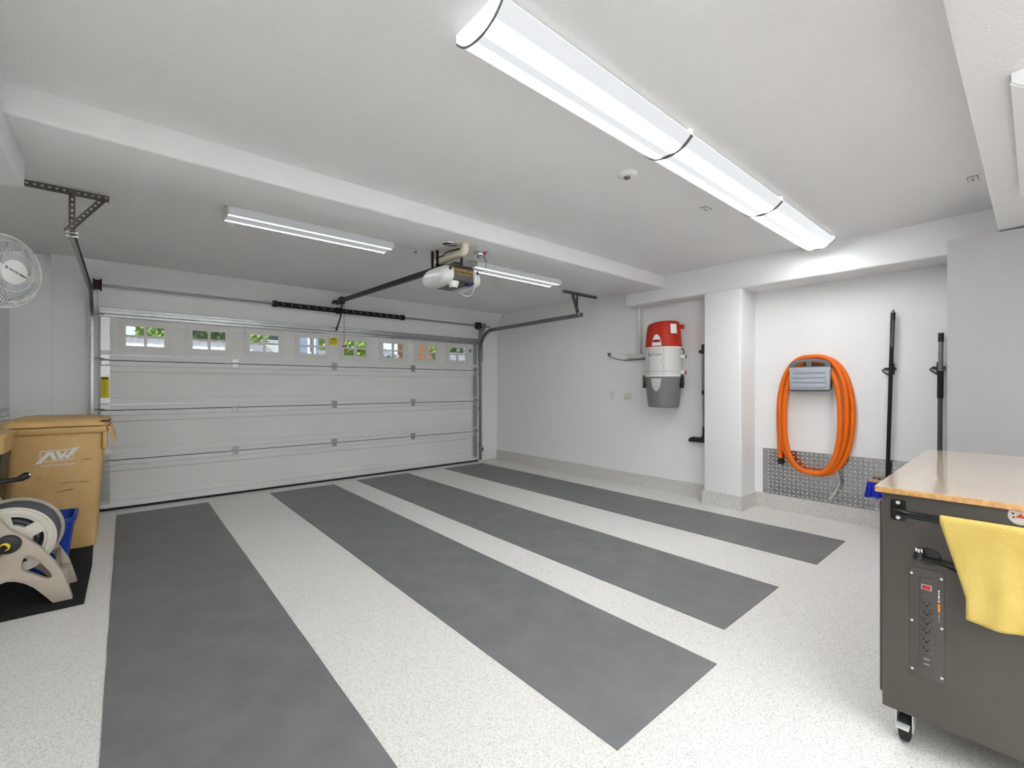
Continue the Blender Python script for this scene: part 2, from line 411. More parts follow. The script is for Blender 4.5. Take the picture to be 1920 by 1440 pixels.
# end stiles, hinges, rollers, struts
for k in (1, 2, 3): MB().box(DX0, DX1, 6.386, 6.413, SH * k - .012, SH * k + .006).build('joint_seal', 'black_rubber', door, smooth=0)
st = MB().box(DX0 + .002, DX0 + .075, 6.366, 6.372, .07, SH - .065).build('end_stile', 'galvanised', door, smooth=0)
for k in range(4):
    for sx in (0, 1):
        if k == 0 and sx == 0: continue
        c = st.copy(); COL.objects.link(c); c.location.z += SH * k + (.03 if k == 3 else 0); c.location.x += (DX1 - DX0 - .077) * sx
        if k >= 1 and sx == 0:
            c.data = c.data.copy(); c.data.materials[0] = M['galv_white']
def hinge_mb(x, z):
    h = MB(); h.box(x - .036, x + .036, 6.360, 6.368, z + .008, z + .050); h.box(x - .030, x + .030, 6.360, 6.368, z - .050, z - .008)
    h.tube([(x - .034, 6.356, z), (x + .034, 6.356, z)], .008, 8); h.tube([(x, 6.349, z - .03), (x, 6.36, z - .03)], .007, 6)
    for s in (-1, 1): h.tube([(x + s * .022, 6.354, z + .034), (x + s * .022, 6.361, z + .034)], .006, 6)
    return h
hg = hinge_mb(1.018, SH).build('hinge', 'galvanised', door)
for k in range(3):
    for x in (-.162, 1.018, 2.208, 3.42, 4.622):
        if k == 0 and x == 1.018: continue
        c = hg.copy(); COL.objects.link(c); c.location.z += SH * k; c.location.x += x - 1.018
def strut(z0, h, m):
    return MB().prism([(6.37, z0), (6.352, z0 + .004), (6.352, z0 + h * .3), (6.33, z0 + h * .36), (6.33, z0 + h * .66), (6.352, z0 + h * .72), (6.352, z0 + h - .004), (6.37, z0 + h)], 'x', DX0 - .01, DX1 + .01).build('strut', m, door, smooth=0)
strut(2.040, .100, 'galvanised')
for z in (3 * SH + .052, 2 * SH + .052, SH + .052, .083):
    MB().box(DX0, DX1, 6.362, 6.371, z, z + .007).build('rail_lip', 'galv_white', door, smooth=0)
MB().box(DX0, DX1, 6.356, 6.40, .028, .048).build('bottom_retainer', 'galv_white', door, smooth=0)
MB().box(DX0 - .02, DX1 + .02, 6.36, 6.41, 0.001, .029).build('bottom_seal', 'black_rubber', door, bevel=.006)
for z in (.02, SH, 2 * SH, 3 * SH, 2.05):
    for sx, x in ((-1, DX0), (1, DX1)):
        MB().tube([(x - sx * .03, 6.345, z + .012), (x + sx * .045, 6.345, z + .012)], .006, 6).build('roller_stem', 'steel', door)
wl_ = MB().box(-.198, -.130, 6.362, 6.366, 1.19, 1.413).build('warning_sticker', 'yellow_sticker', door, smooth=0); wl_['label'] = 'yellow warning sticker'
b = MB(); b.box(-.19, -.138, 6.3605, 6.3622, 1.385, 1.405)
for i in range(11): b.box(-.188, -.188 + random.uniform(.03, .05), 6.3608, 6.3622, 1.366 - i * .0145, 1.3695 - i * .0145)
b.build('printed_lines', 'grime', wl_, smooth=0)
MB().box(2.140, 2.256, 6.376, 6.380, 1.887, 1.985).build('warning_tag', 'yellow_sticker', door, smooth=0)['label'] = 'small yellow warning tag'
b = MB(); b.box(2.17, 2.225, 6.3748, 6.3762, 1.962, 1.976)
for i in range(4): b.box(2.155, 2.235, 6.375, 6.3762, 1.945 - i * .014, 1.948 - i * .014)
b.build('printed_lines', 'grime', door, smooth=0)
MB().tube(catmull([(4.52, 6.376, 1.90), (4.528, 6.374, 1.925), (4.52, 6.372, 1.945), (4.512, 6.374, 1.92)], 4), .008, 6).build('thermometer_mark', 'rust_brown', door)
MB().lathe([(.022, 0), (.02, .012), (.008, .016)], (4.545, 6.382, 1.865), (0, -1, 0), 14).build('round_sensor', 'white_plastic', door)

# ================================================================== DOOR TRACKS
def perf(mb, p0, p1, wdir, ndir, wid=.032, cell=.034):
    # punched steel angle from p0 to p1: one perforated flange along wdir, one plain flange along ndir
    p0, p1 = Vector(p0), Vector(p1); L = (p1 - p0).length; t = (p1 - p0) / L; W = Vector(wdir); N = Vector(ndir)
    n = max(2, round(L / cell)); c = L / n; th = .0022
    for off in (0, th):
        for i in range(n):
            o = p0 + t * (i * c) + N * off
            P = lambda a, b_: o + t * (a * c) + W * (b_ * wid)
            out = [P(0, 0), P(1, 0), P(1, 1), P(0, 1)]
            a = [P(.5 + .24 * math.cos(2 * PI * (k + .5) / 8), .5 + .22 * math.sin(2 * PI * (k + .5) / 8)) for k in range(8)]
            # inner octagon bridged to the four corners
            v = out + a
            mb.add(v, [(2, 4 + 0, 4 + 1, 3)[:0] or (2, 3, 5 + 0, 4 + 0), (3, 0, 4 + 4, 4 + 3, 4 + 2, 4 + 1), (0, 1, 4 + 5, 4 + 4)[:4], (1, 2, 4 + 0, 4 + 7, 4 + 6, 4 + 5)])
    q = [p0, p1, p1 + N * wid, p0 + N * wid]
    d = W * th
    mb.add(q + [x + d for x in q], [(0, 1, 2, 3), (7, 6, 5, 4), (0, 4, 5, 1), (1, 5, 6, 2), (2, 6, 7, 3), (3, 7, 4, 0)])
def track(x, s, name, label, brx0, brx1, brace_top):
    # s=+1: right track, opens toward the door (-x)
    t = thing(name, label, 'door track', (x, 6.30, 0), 'garage door tracks')
    prof = [(-.028, 0), (-.028, .022), (-.024, .026), (.024, .026), (.028, .022), (.028, 0), (.025, 0), (.024, .021), (-.024, .021), (-.025, 0)]
    def sweep(path):
        rings = []
        for i, (p, tn) in enumerate(path):
            nrm = Vector((0, tn.z, -tn.y))          # in the y-z plane, square to the path
            rings.append([p + nrm * a + Vector((s * (b_ - .013), 0, 0)) for a, b_ in prof])
        return MB().loft(rings)
    sweep([(Vector((x, 6.335, .03)), Vector((0, 0, 1))), (Vector((x, 6.335, 1.93)), Vector((0, 0, 1)))]).build('vertical_rail', 'galvanised', t, smooth=30)
    rad = .34; pth = []
    for k in range(13):
        a = R(90 * k / 12); pth.append((Vector((x, 6.335 - rad * (1 - math.cos(a)), 1.93 + rad * math.sin(a))), Vector((0, -math.sin(a), math.cos(a)))))
    pth.append((Vector((x, 4.02, 2.285)), Vector((0, -1, .004)).normalized()))
    sweep(pth).build('curved_rail', 'steel', t, smooth=30)
    xw = x + s * .016
    f = MB(); f.box(xw, xw + s * .004, 6.30, YW - .001, 1.75, 2.10) if s > 0 else f.box(xw - .004, xw, 6.30, YW - .001, 1.75, 2.10)
    f.prism([(6.36, 2.10), (YW - .001, 2.10), (YW - .001, 2.42), (6.20, 2.40), (6.2, 2.34)], 'x', min(xw, xw + s * .004), max(xw, xw + s * .004))
    f.build('flag_bracket', 'galvanised', t, smooth=0)
    for z in (.25, .9, 1.5):
        b = MB(); b.box(min(xw, xw + s * .003), max(xw, xw + s * .003), 6.33, YW - .001, z, z + .05); b.box(min(xw, xw + s * .045), max(xw, xw + s * .045), YW - .004, YW - .0005, z - .01, z + .06)
        b.tube([(xw + s * .025, YW - .012, z + .025), (xw + s * .025, YW - .003, z + .025)], .009, 6)
        b.build('jamb_bracket', 'galvanised', t, smooth=0)
    # hanger of punched angle
    yb = 4.12; xh = x + s * .02
    b = MB(); perf(b, (brx0, yb, 2.572), (brx1, yb, 2.572), (0, 0, 1), (0, 1, 0)); b.build('ceiling_angle', 'angle_iron', t, smooth=0)
    b = MB(); perf(b, (xh, yb - .004, 2.27), (xh, yb - .004, 2.59), (-s, 0, 0), (0, 1, 0)); b.build('drop_angle', 'angle_iron', t, smooth=0)
    d = Vector((brace_top - xh, 0, .27)).normalized()
    b = MB(); perf(b, (xh, yb - .008, 2.31), (brace_top, yb - .008, 2.58), Vector((-d.z, 0, d.x)) * (1 if brace_top > xh else -1), (0, 1, 0)); b.build('diagonal_brace', 'angle_iron', t, smooth=0)
    b = MB()
    for z in (2.285, 2.31): b.tube([(x - s * .03, yb - .04, z), (x + s * .03, yb - .04, z)], .007, 6)
    b.build('bolt', 'galv_white', t)
    return t
track(4.715, 1, 'door_track', 'curved steel garage door track rising beside the wall vacuum', 4.44, 5.145, 4.62)
track(-.262, -1, 'door_track', 'curved steel garage door track near the white fan', -.62, -.085, -.095)
# photo eye on the right
pe = thing('photo_eye', 'small black safety sensor low beside the right door track', 'sensor', (4.78, 6.36, .17))
MB().box(4.745, 4.752, 6.30, YW - .001, .175, .235).build('bracket', 'galvanised', pe, smooth=0)
MB().box(4.752, 4.80, 6.355, 6.40, .185, .225).build('housing', 'black_plastic', pe, bevel=.005)
MB().tube(catmull([(4.80, 6.39, .205), (4.825, 6.40, .225), (4.812, 6.42, .25), (4.80, 6.432, .235)], 5), .003, 6).build('wire', 'black_plastic', pe)

# ================================================================== TORSION SPRING
ZT = 2.352; YT = 6.25
ts_ = thing('torsion_spring_assembly', 'steel shaft with black torsion spring above the garage door', 'torsion spring', (2.23, YT, ZT - .06))
MB().tube([(-.26, YT, ZT), (4.86, YT, ZT)], .0127, 12).build('shaft', 'steel', ts_)
pts = []; n = 150
for i in range(n * 8 + 1):
    a = 2 * PI * i / 8; x = 1.44 + 1.73 * i / (n * 8)
    pts.append((x, YT + .029 * math.cos(a), ZT + .029 * math.sin(a)))
MB().tube(pts, .0062, 5).build('spring', 'black_metal', ts_)
MB().lathe([(.036, 0), (.04, .01), (.04, .05), (.03, .06)], (1.40, YT, ZT), (1, 0, 0), 18).build('spring_cone', 'black_metal', ts_)
MB().lathe([(.03, 0), (.04, .01), (.04, .05), (.036, .06)], (3.15, YT, ZT), (1, 0, 0), 18).build('spring_cone', 'black_metal', ts_)
MB().lathe([(.043, -.04), (.045, -.03), (.045, .03), (.043, .04)], (2.23, YT, ZT), (1, 0, 0), 18).build('centre_bearing', 'black_metal', ts_)
pm = MB()
for i in range(17):
    x = 1.52 + i * .1
    if abs(x - 2.23) < .06: continue
    pm = MB().tube([(x - .012, YT - .0352, ZT + .012), (x + .012, YT - .0352, ZT - .012)], .0028, 5)
    pm.build('paint_mark', 'white_print', ts_)
for x in (-.215, 4.60):
    d = MB().lathe([(.02, -.035), (.062, -.035), (.062, -.028), (.05, -.026), (.05, .018), (.066, .022), (.066, .03), (.02, .03)], (x, YT, ZT), (1, 0, 0), 24).build('cable_drum', 'rust_brown', ts_)
    MB().tube([(x, YT - .0505, ZT), (x, YT - .05 + .12, .1)], .0018, 5).build('lift_cable', 'steel', ts_)

# ================================================================== OPENER
OX = 2.13
op = thing('garage_door_opener', 'grey and white ceiling garage door opener with a long black rail', 'garage door opener', (OX, 3.30, 2.14))
def sup(cx, cy, z, rx, ry, n=32, e=.75):
    out = []
    for k in range(n):
        a = 2 * PI * k / n; c, s = math.cos(a), math.sin(a)
        out.append(Vector((cx + rx * math.copysign(abs(c) ** e, c), cy + ry * math.copysign(abs(s) ** e, s), z)))
    return out
OY = 3.28
MB().prism([(OY - .185, 2.175), (OY - .19, 2.20), (OY - .185, 2.29), (OY - .16, 2.325), (OY + .16, 2.325), (OY + .19, 2.29), (OY + .19, 2.175)], 'x', OX - .105, OX + .105).build('housing', 'opener_grey', op, bevel=.006)
for s in (-1, 1):
    rings = []
    for t, k, zl, zh in ((0, 1, 2.150, 2.315), (.035, .985, 2.150, 2.312), (.068, .93, 2.155, 2.298), (.09, .80, 2.168, 2.272), (.104, .60, 2.185, 2.245), (.109, .35, 2.20, 2.23)):
        x = OX + s * (.103 + t); ry = .195 * k; zc = (zl + zh) / 2; rz = (zh - zl) / 2
        rings.append([Vector((x, p.x, p.y)) for p in [Vector((OY + ry * math.copysign(abs(math.cos(a)) ** .6, math.cos(a)), zc + rz * math.copysign(abs(math.sin(a)) ** .7, math.sin(a)), 0)) for a in [2 * PI * k2 / 28 for k2 in range(28)]]])
    ln = MB().loft(rings).build('light_lens', 'opener_lens', op, smooth=60)
    MB().lathe([(.016, 0), (.013, .003)], (OX + s * .135, OY - .1935, 2.27), (0, -1, 0), 14).build('vent_hole', 'black_plastic', ln)
MB().box(OX - .10, OX + .10, OY - .192, OY - .17, 2.17, 2.182).build('lower_trim', 'black_plastic', op)
MB().box(OX - .09, OX + .09, OY - .20, OY - .186, 2.292, 2.300).build('upper_trim', 'black_plastic', op)
text_mb('CHAMBERLAIN', .031).mp(lambda p: (OX + p.x, OY - .1905 - p.z, 2.268 + p.y)).build('lettering', 'gold_print', op, smooth=0)
text_mb('Whisper Drive Plus', .017).mp(lambda p: (OX + p.x, OY - .1905 - p.z, 2.238 + p.y)).build('lettering', 'gold_print', op, smooth=0)
rl = MB(); rl.loft([[Vector((OX + a, 3.40, 2.335 + c)) for a, c in ((-.016, 0), (.016, 0), (.016, .05), (-.016, .05))], [Vector((OX + .08 + a, 6.22, 2.448 + c)) for a, c in ((-.016, 0), (.016, 0), (.016, .05), (-.016, .05))]])
rl.build('rail', 'black_metal', op, smooth=0)
MB().box(OX + .05, OX + .11, 6.05, 6.16, 2.42, 2.515).build('trolley', 'black_metal', op, bevel=.006)
MB().tube([(OX + .085, 6.10, 2.43), (OX + .085, 6.155, 2.25), (OX + .085, 6.32, 2.09)], .010, 8).build('door_arm', 'black_metal', op)
MB().box(OX + .02, OX + .115, 6.318, 6.345, 2.07, 2.125).build('door_bracket', 'galvanised', op, bevel=.003)
hb_ = MB(); hb_.prism([(6.215, 2.44), (6.40, 2.455), (6.40, 2.505), (6.215, 2.49)], 'x', OX + .045, OX + .05); hb_.prism([(6.215, 2.44), (6.40, 2.455), (6.40, 2.505), (6.215, 2.49)], 'x', OX + .11, OX + .115)
hb_.tube([(OX + .03, 6.235, 2.465), (OX + .13, 6.235, 2.465)], .008, 8)
hb_.build('header_bracket', 'black_metal', op, smooth=0)
MB().tube([(OX + .112, 6.10, 2.43), (OX + .114, 6.10, 1.865)], .0028, 6).build('release_cord', 'red_cord', op)
MB().tube([(OX + .088, 6.10, 1.856), (OX + .14, 6.10, 1.856)], [.009, .008], 8).build('release_handle', 'red_cord', op)
hk = MB()
for x, y, zt_ in ((OX - .08, OY + .10, 2.609), (OX + .09, OY - .02, 2.489), (OX - .07, OY + .20, 2.609)):
    hk.box(x - .012, x + .012, y - .002, y + .002, 2.31, zt_)
hk.tube([(OX - .10, OY + .10, 2.36), (OX + .10, OY + .10, 2.36)], .012, 8)
hk.prism([(OX - .06, 2.32), (OX + .06, 2.32), (OX + .03, 2.36), (OX - .03, 2.36)], 'y', OY - .10, OY + .05)
hk.build('hanger_strap', 'black_metal', op, smooth=0)
MB().tube(catmull([(OX + .10, OY - .19, 2.29), (OX + .085, OY - .205, 2.26), (OX + .085, OY - .205, 2.20), (OX + .10, OY - .20, 2.16), (OX + .06, OY - .21, 2.075), (OX + .00, OY - .20, 2.06), (OX - .05, OY - .19, 2.085)], 6), .0022, 5).build('antenna_wire', 'white_plastic', op)
MB().box(OX + .05, OX + .10, OY - .17, OY - .12, 2.160, 2.175).build('connector', 'blue_plastic', op)
# small white cone-shaped laser under the opener
pl = thing('parking_laser', 'small white cone shaped sensor stuck under the door opener', 'sensor', (OX - .085, 3.12, 2.12))
MB().lathe([(.030, 0), (.034, .004), (.046, .045), (.046, .05), (.03, .055)], (OX - .085, 3.12, 2.122), (0, 0, 1), 24).build('shell', 'white_plastic', pl)
MB().lathe([(.026, -.002), (.022, .004)], (OX - .085, 3.12, 2.122), (0, 0, 1), 18).build('lens', 'holder_dark', pl)
# vent pipe, round cover, alarm on the beam
pv = thing('drain_pipe', 'stained white plastic pipe with elbow under the ceiling beam', 'pipe', (2.10, 3.13, 2.40))
MB().tube(catmull([(2.135, 3.085, 2.491), (2.135, 3.085, 2.455), (2.135, 3.10, 2.43), (2.135, 3.14, 2.425)], 6), .034, 16).build('elbow', 'pipe_cream', pv)
MB().tube([(2.135, 3.12, 2.425), (2.135, 3.54, 2.425)], .030, 16).build('pipe', 'pipe_cream', pv)
MB().tube(catmull([(2.12, 3.14, 2.461), (2.10, 3.3, 2.466), (2.12, 3.42, 2.46), (2.10, 3.50, 2.458)], 6), .006, 6).build('rusty_wire', 'rust_brown', pv)
MB().tube(catmull([(2.135, 3.52, 2.425), (2.135, 3.56, 2.43), (2.135, 3.585, 2.47), (2.135, 3.59, 2.612)], 5), .030, 14).build('riser', 'pipe_cream', pv)
tag(MB().lathe([(.062, 0), (.06, .006), (.035, .010)], (2.04, 3.17, 2.491), (0, 0, -1), 24).build('cover_plate', 'chrome'), 'round metal cover plate on the beam beside the stained pipe', 'cover plate')
al = thing('bell_sensor', 'round silver sensor with two wing screws under the beam', 'sensor', (2.36, 3.19, 2.44))
MB().lathe([(.050, 0), (.052, .008), (.048, .034), (.03, .04)], (2.36, 3.19, 2.491), (0, 0, -1), 24).build('dome', 'chrome', al)
for s in (-1, 1):
    MB().tube([(2.36 + s * .03, 3.17, 2.455), (2.36 + s * .045, 3.16, 2.425)], .005, 6).build('wing_screw', 'steel', al)
MB().tube(catmull([(2.40, 3.18, 2.46), (2.42, 3.17, 2.42), (2.40, 3.15, 2.36), (2.33, 3.12, 2.31), (2.24, 3.10, 2.31)], 6), .0025, 6).build('wire', 'hose_grey', al)
MB().box(2.375, 2.395, 3.135, 3.145, 2.465, 2.485).build('red_tag', 'red_cord', al)
pd = thing('bay_detector', 'small white detector on the ceiling between the two strip lights', 'sensor', (2.08, 3.87, 2.58))
MB().lathe([(.045, 0), (.044, .012), (.028, .026)], (2.08, 3.87, 2.611), (0, 0, -1), 20).build('base', 'white_plastic', pd)
MB().box(2.075, 2.10, 3.83, 3.85, 2.578, 2.59).build('lens', 'dark_trim', pd)

# ================================================================== CEILING LAMPS
def wrap_lamp(name, label, x0, x1, y0, y1, zc, depth, lit, group=None, lens='lit_lens'):
    t = thing(name, label, 'ceiling light', ((x0 + x1) / 2, (y0 + y1) / 2, zc - depth), group)
    yc, hw = (y0 + y1) / 2, (y1 - y0) / 2; zl = zc - .030
    MB().box(x0 + .006, x1 - .006, y0 + .016, y1 - .016, zl, zc + .001).build('pan', 'white_plastic', t, bevel=.003)
    sec_ = []
    for k in range(25):
        u = -1 + 2 * k / 24; sec_.append((yc + u * hw, zl - (depth - .03) * (1 - abs(u) ** 2.6)))
    v0 = [(y, z) for y, z in sec_] + [(yc + hw * .97, zl + .012), (yc - hw * .97, zl + .012)]
    MB().prism(v0, 'x', x0 + .012, x1 - .012).build('lens', lens if lit else 'lens_plastic', t, smooth=50, at=((x0 + x1) / 2, yc, zl))
    for xa, xe in ((x0, x0 + .010), (x1 - .010, x1)):
        v1 = [(yc + (y - yc) * .985, z + .002) for y, z in sec_] + [(yc + hw * .985, zc), (yc - hw * .985, zc)]
        e = MB().prism(v1, 'x', xa, xe).build('end_cap', 'cap_glow' if lit else 'lens_plastic', t, smooth=50)
        MB().tube([(xa + .005, y, z - .001) for y, z in sec_], .0042, 6).build('edge_band', 'dark_trim' if lit else 'white_plastic', e)
    return t
L3 = ['lit ceiling light lens nearest the camera, first in the long row', 'lit ceiling light in the middle of the long row', 'lit ceiling light at the far end of the row, by the right wall']
for i in range(3):
    wrap_lamp('ceiling_light', L3[i], .945 + 1.262 * i, .945 + 1.262 * (i + 1) - .003, 1.150, 1.425, ZC, .088, True, 'lit lights in the long row')
wrap_lamp('ceiling_light', 'white wraparound light on the lowered ceiling above the cart', 2.21, 3.50, -.20, .055, ZS, .085, False)
LR = ['lit ceiling light at the left end of the rear row', 'lit ceiling light in the middle of the rear row', 'lit ceiling light at the right end of the rear row']
for i in range(3):
    wrap_lamp('ceiling_light', LR[i], -1.15 + 1.262 * i, -1.15 + 1.262 * (i + 1) - .003, -1.60, -1.325, ZS, .088, True, 'lit lights in the rear row', 'rear_lens')
def shop_lamp(label, x0, x1):
    t = thing('strip_light', label, 'ceiling light', ((x0 + x1) / 2, 3.80, 2.53), 'strip lights in the door bay')
    MB().box(x0 + .01, x1 - .01, 3.72, 3.88, 2.575, 2.611).build('pan', 'white_plastic', t, bevel=.004)
    MB().prism([(3.67, 2.575), (3.68, 2.535), (3.70, 2.527), (3.90, 2.527), (3.92, 2.535), (3.93, 2.575), (3.91, 2.60), (3.69, 2.60)], 'x', x0 + .012, x1 - .012).build('lens', 'strip_fill_lens', t, smooth=30)
    for xa in (x0, x1 - .012):
        MB().prism([(3.668, 2.605), (3.668, 2.575), (3.68, 2.53), (3.70, 2.524), (3.90, 2.524), (3.92, 2.53), (3.932, 2.575), (3.932, 2.605)], 'x', xa, xa + .012).build('end_cap', 'white_plastic', t, smooth=30)
shop_lamp('white strip light left of the door opener', .54, 1.80)
shop_lamp('white strip light right of the door opener', 2.69, 3.945)
ms = thing('motion_sensor', 'round white motion sensor on the ceiling beside the lit lights', 'sensor', (2.364, 1.655, 2.60))
MB().lathe([(.062, 0), (.062, .008), (.052, .017), (.03, .022)], (2.364, 1.655, ZC + .001), (0, 0, -1), 32).build('cover', 'white_plastic', ms)
MB().lathe([(.020, 0), (.018, .012), (.008, .017)], (2.364, 1.655, ZC - .02), (0, 0, -1), 18).build('lens', 'dark_trim', ms)
for x, y, lb in ((3.274, 1.60, 'small rectangular ceiling cover near the middle lit light'), (4.088, .262, 'small rectangular ceiling cover by the lowered ceiling band')):
    cv = thing('ceiling_cover', lb, 'cover plate', (x, y, ZC - .012))
    MB().box(x - .045, x + .045, y - .022, y + .022, ZC - .006, ZC + .001).build('plate', 'white_plastic', cv, bevel=.002)
    b = MB(); b.prism(rrect(x, y, .096, .05, .003, 2), 'z', ZC - .003, ZC + .0005, holes=[rrect(x, y, .088, .042, .003, 2)]); b.build('gap', 'dark_trim', cv, smooth=0)
    b = MB(); b.lathe([(.007, 0), (.006, .002)], (x + .02, y, ZC - .006), (0, 0, -1), 10); b.box(x - .02, x - .002, y - .004, y + .004, ZC - .008, ZC - .006); b.build('slot', 'dark_trim', cv)

# ================================================================== FLOOR MATS
ML = ['long dark grey rubber strip mat nearest the tan bin', 'long dark grey rubber strip mat, second from the tan bin', 'long dark grey rubber strip mat, third from the tan bin', 'long dark grey rubber strip mat nearest the right wall']
for i, (xa, xb, ya, yb) in enumerate(((-.070, .708, .95, 6.09), (1.342, 2.114, .98, 6.12), (2.443, 3.23, 1.093, 6.175), (3.85, 4.615, 1.05, 6.15))):
    mb = MB()
    npt = 24; L_ = [(xa + random.uniform(-.0015, .0015), ya + (yb - ya) * k / npt) for k in range(npt + 1)]; R_ = [(xb + random.uniform(-.0015, .0015), ya + (yb - ya) * k / npt) for k in range(npt + 1)]
    mb.prism(L_ + R_[::-1], 'z', 0.0005, .004)
    tag(mb.build('floor_mat', 'rubber_mat', None, smooth=0), ML[i], 'mat', 'rubber strip mats on the floor')
tag(MB().prism([(-1.36, 5.30), (-.20, 5.30), (-.20, 5.02), (-.186, 4.5), (-.19, 3.735), (-.55, 3.742), (-1.36, 3.75)], 'z', .0005, .008).build('carpet_mat', 'carpet_black', None, smooth=0),
    'black carpet mat under the bin and hose reel', 'mat')

# ================================================================== LEFT: BINS, REEL, FAN, PLATE
def ring(x0, x1, y0, y1, z, r=.05, n=5):
    return [Vector((p[0], p[1], z)) for p in rrect((x0 + x1) / 2, (y0 + y1) / 2, x1 - x0, y1 - y0, r, n)]
tb = thing('wheeled_bin', 'tan wheeled waste bin with a white AW logo, beside the garage door', 'waste bin', (-.42, 5.3, .008))
body = [ring(-.66, -.19, 5.03, 5.52, .009, .05), ring(-.665, -.186, 5.02, 5.53, .03, .06), ring(-.682, -.165, 5.01, 5.57, .45, .06), ring(-.690, -.145, 5.00, 5.60, .72, .06), ring(-.696, -.135, 4.995, 5.62, .935, .055)]
MB().loft(body).build('body', 'tan_bin', tb, smooth=50)
MB().loft([ring(-.705, -.122, 4.985, 5.63, .932, .055), ring(-.715, -.105, 4.972, 5.64, .945, .06), ring(-.715, -.105, 4.972, 5.64, .982, .06), ring(-.705, -.115, 4.98, 5.63, .988, .055)]).build('rim', 'tan_bin', tb, smooth=50)
def lid_z(x): return .012 * math.sin((x + .7) * 7.5) + .012 * ((x + .7) / .6)
lid = [ring(-.70, -.12, 4.985, 5.63, .990, .05), ring(-.718, -.100, 4.965, 5.645, .996, .06), ring(-.712, -.104, 4.972, 5.64, 1.022, .06), ring(-.70, -.114, 4.99, 5.62, 1.04, .06), ring(-.66, -.15, 5.05, 5.56, 1.052, .08)]
lm = MB().loft(lid); lm.mp(lambda p: (p.x, p.y, p.z + (lid_z(p.x) if p.z > 1.0 else 0))); ld = lm.build('lid', 'tan_bin', tb, smooth=60)
MB().prism([(-.14, 1.036), (-.098, 1.030), (-.100, 1.020), (-.17, 1.026)], 'y', 4.972, 5.3).build('lid_grip', 'grime', ld)
MB().prism([(-.112, .985), (-.096, .985), (-.085, .95), (-.066, .86), (-.074, .852), (-.084, .87), (-.102, .945)], 'y', 4.98, 5.60).build('hinge_handle', 'tan_bin', tb, bevel=.003)
MB().box(-.145, -.112, 4.995, 5.05, .80, .94).build('gusset', 'tan_bin', tb, bevel=.008)
fy = lambda z: 4.994 + (.935 - z) * .0255        # front face of the bin
def lg(u, v): return (-.528 + (u / 6 - 65) * .00295, .825 - (740 + v / 6 - 838) * .0041)
lo = MB()
for poly in ([(388, 755), (458, 750), (552, 660), (583, 718), (640, 716), (590, 622), (530, 625)], [(622, 622), (668, 620), (690, 668), (735, 618), (757, 618), (700, 712), (660, 718)],
             [(822, 592), (898, 588), (762, 712), (738, 712), (708, 672), (724, 652), (744, 674)],
             [(445, 611), (800, 602), (796, 611), (454, 619), (454, 690), (445, 698)], [(500, 738), (828, 722), (828, 655), (820, 662), (820, 715), (500, 730)]):
    lo.prism([lg(*p) for p in poly], 'y', 0, -.0012)
lo.mp(lambda p: (p.x, fy(p.z) + p.y - .0035, p.z)).build('logo', 'white_print', tb, smooth=0)
text_mb('ALLIED WASTE SERVICES', .0215).mp(lambda p: (-.398 + p.x * .82, fy(.69) - .003 - p.z, .693 + p.y)).build('lettering', 'white_print', tb, smooth=0)
gm = MB()
for px_, pz_, ln_, sl in ((-.40, .545, .11, .08), (-.30, .54, .08, .05), (-.43, .475, .12, .16), (-.36, .49, .05, .1), (-.27, .72, .06, .12), (-.52, .60, .03, .3)):
    pts = [(px_ + ln_ * k / 8, 0, pz_ + sl * ln_ * k / 8 + random.uniform(-.002, .002)) for k in range(9)]
    gm.add([(x, fy(z) - .0022, z + s * .0022 * math.sin(PI * (i + .3) / 9)) for s in (-1, 1) for i, (x, _, z) in enumerate(pts)], [(i, i + 1, 10 + i, 9 + i) for i in range(8)])
gm.build('scuff_marks', 'grime', tb, smooth=0, solid=.0006)['kind'] = 'stuff'

db = thing('dark_bin', 'dark bin with a tan lid, cut off at the left edge', 'waste bin', (-.88, 4.6, .008))
MB().loft([ring(-1.08, -.68, 4.46, 4.76, .009, .04), ring(-1.12, -.618, 4.40, 4.82, .88, .05)]).build('body', 'black_plastic', db, smooth=50)
MB().loft([ring(-1.13, -.61, 4.39, 4.83, .865, .05), ring(-1.135, -.604, 4.385, 4.835, .972, .05), ring(-1.15, -.592, 4.37, 4.85, .974, .05), ring(-1.15, -.592, 4.37, 4.85, .990, .05), ring(-1.10, -.64, 4.42, 4.80, 1.01, .05)]).build('lid', 'tan_bin', db, smooth=50)

bl = thing('recycling_bin', 'small blue plastic recycling bin behind the hose reel', 'recycling bin', (-.45, 4.64, .008))
def dip(p): return (p.x, p.y, p.z - (.022 * math.exp(-((p.y - 4.62) / .05) ** 2) if p.z > .3 else 0))
outer = [ring(-.585, -.325, 4.50, 4.75, .009, .03), ring(-.625, -.285, 4.46, 4.79, .345, .04), ring(-.64, -.270, 4.445, 4.805, .35, .045), ring(-.64, -.270, 4.445, 4.805, .378, .045), ring(-.622, -.288, 4.463, 4.787, .378, .04), ring(-.57, -.335, 4.51, 4.74, .03, .03)]
MB().loft(outer).mp(dip).build('body', 'blue_plastic', bl, smooth=40)
for x in (-.52, -.45, -.38): MB().box(x - .012, x + .012, 4.474, 4.50, .06, .34).mp(lambda p: (p.x, p.y - (p.z - .06) * .06 + .012, p.z)).build('rib', 'blue_plastic', bl, bevel=.003)
MB().box(-.30, -.29, 4.60, 4.64, .06, .33).mp(lambda p: (p.x - (.33 - p.z) * .118, p.y, p.z)).build('rib', 'blue_plastic', bl, bevel=.003)

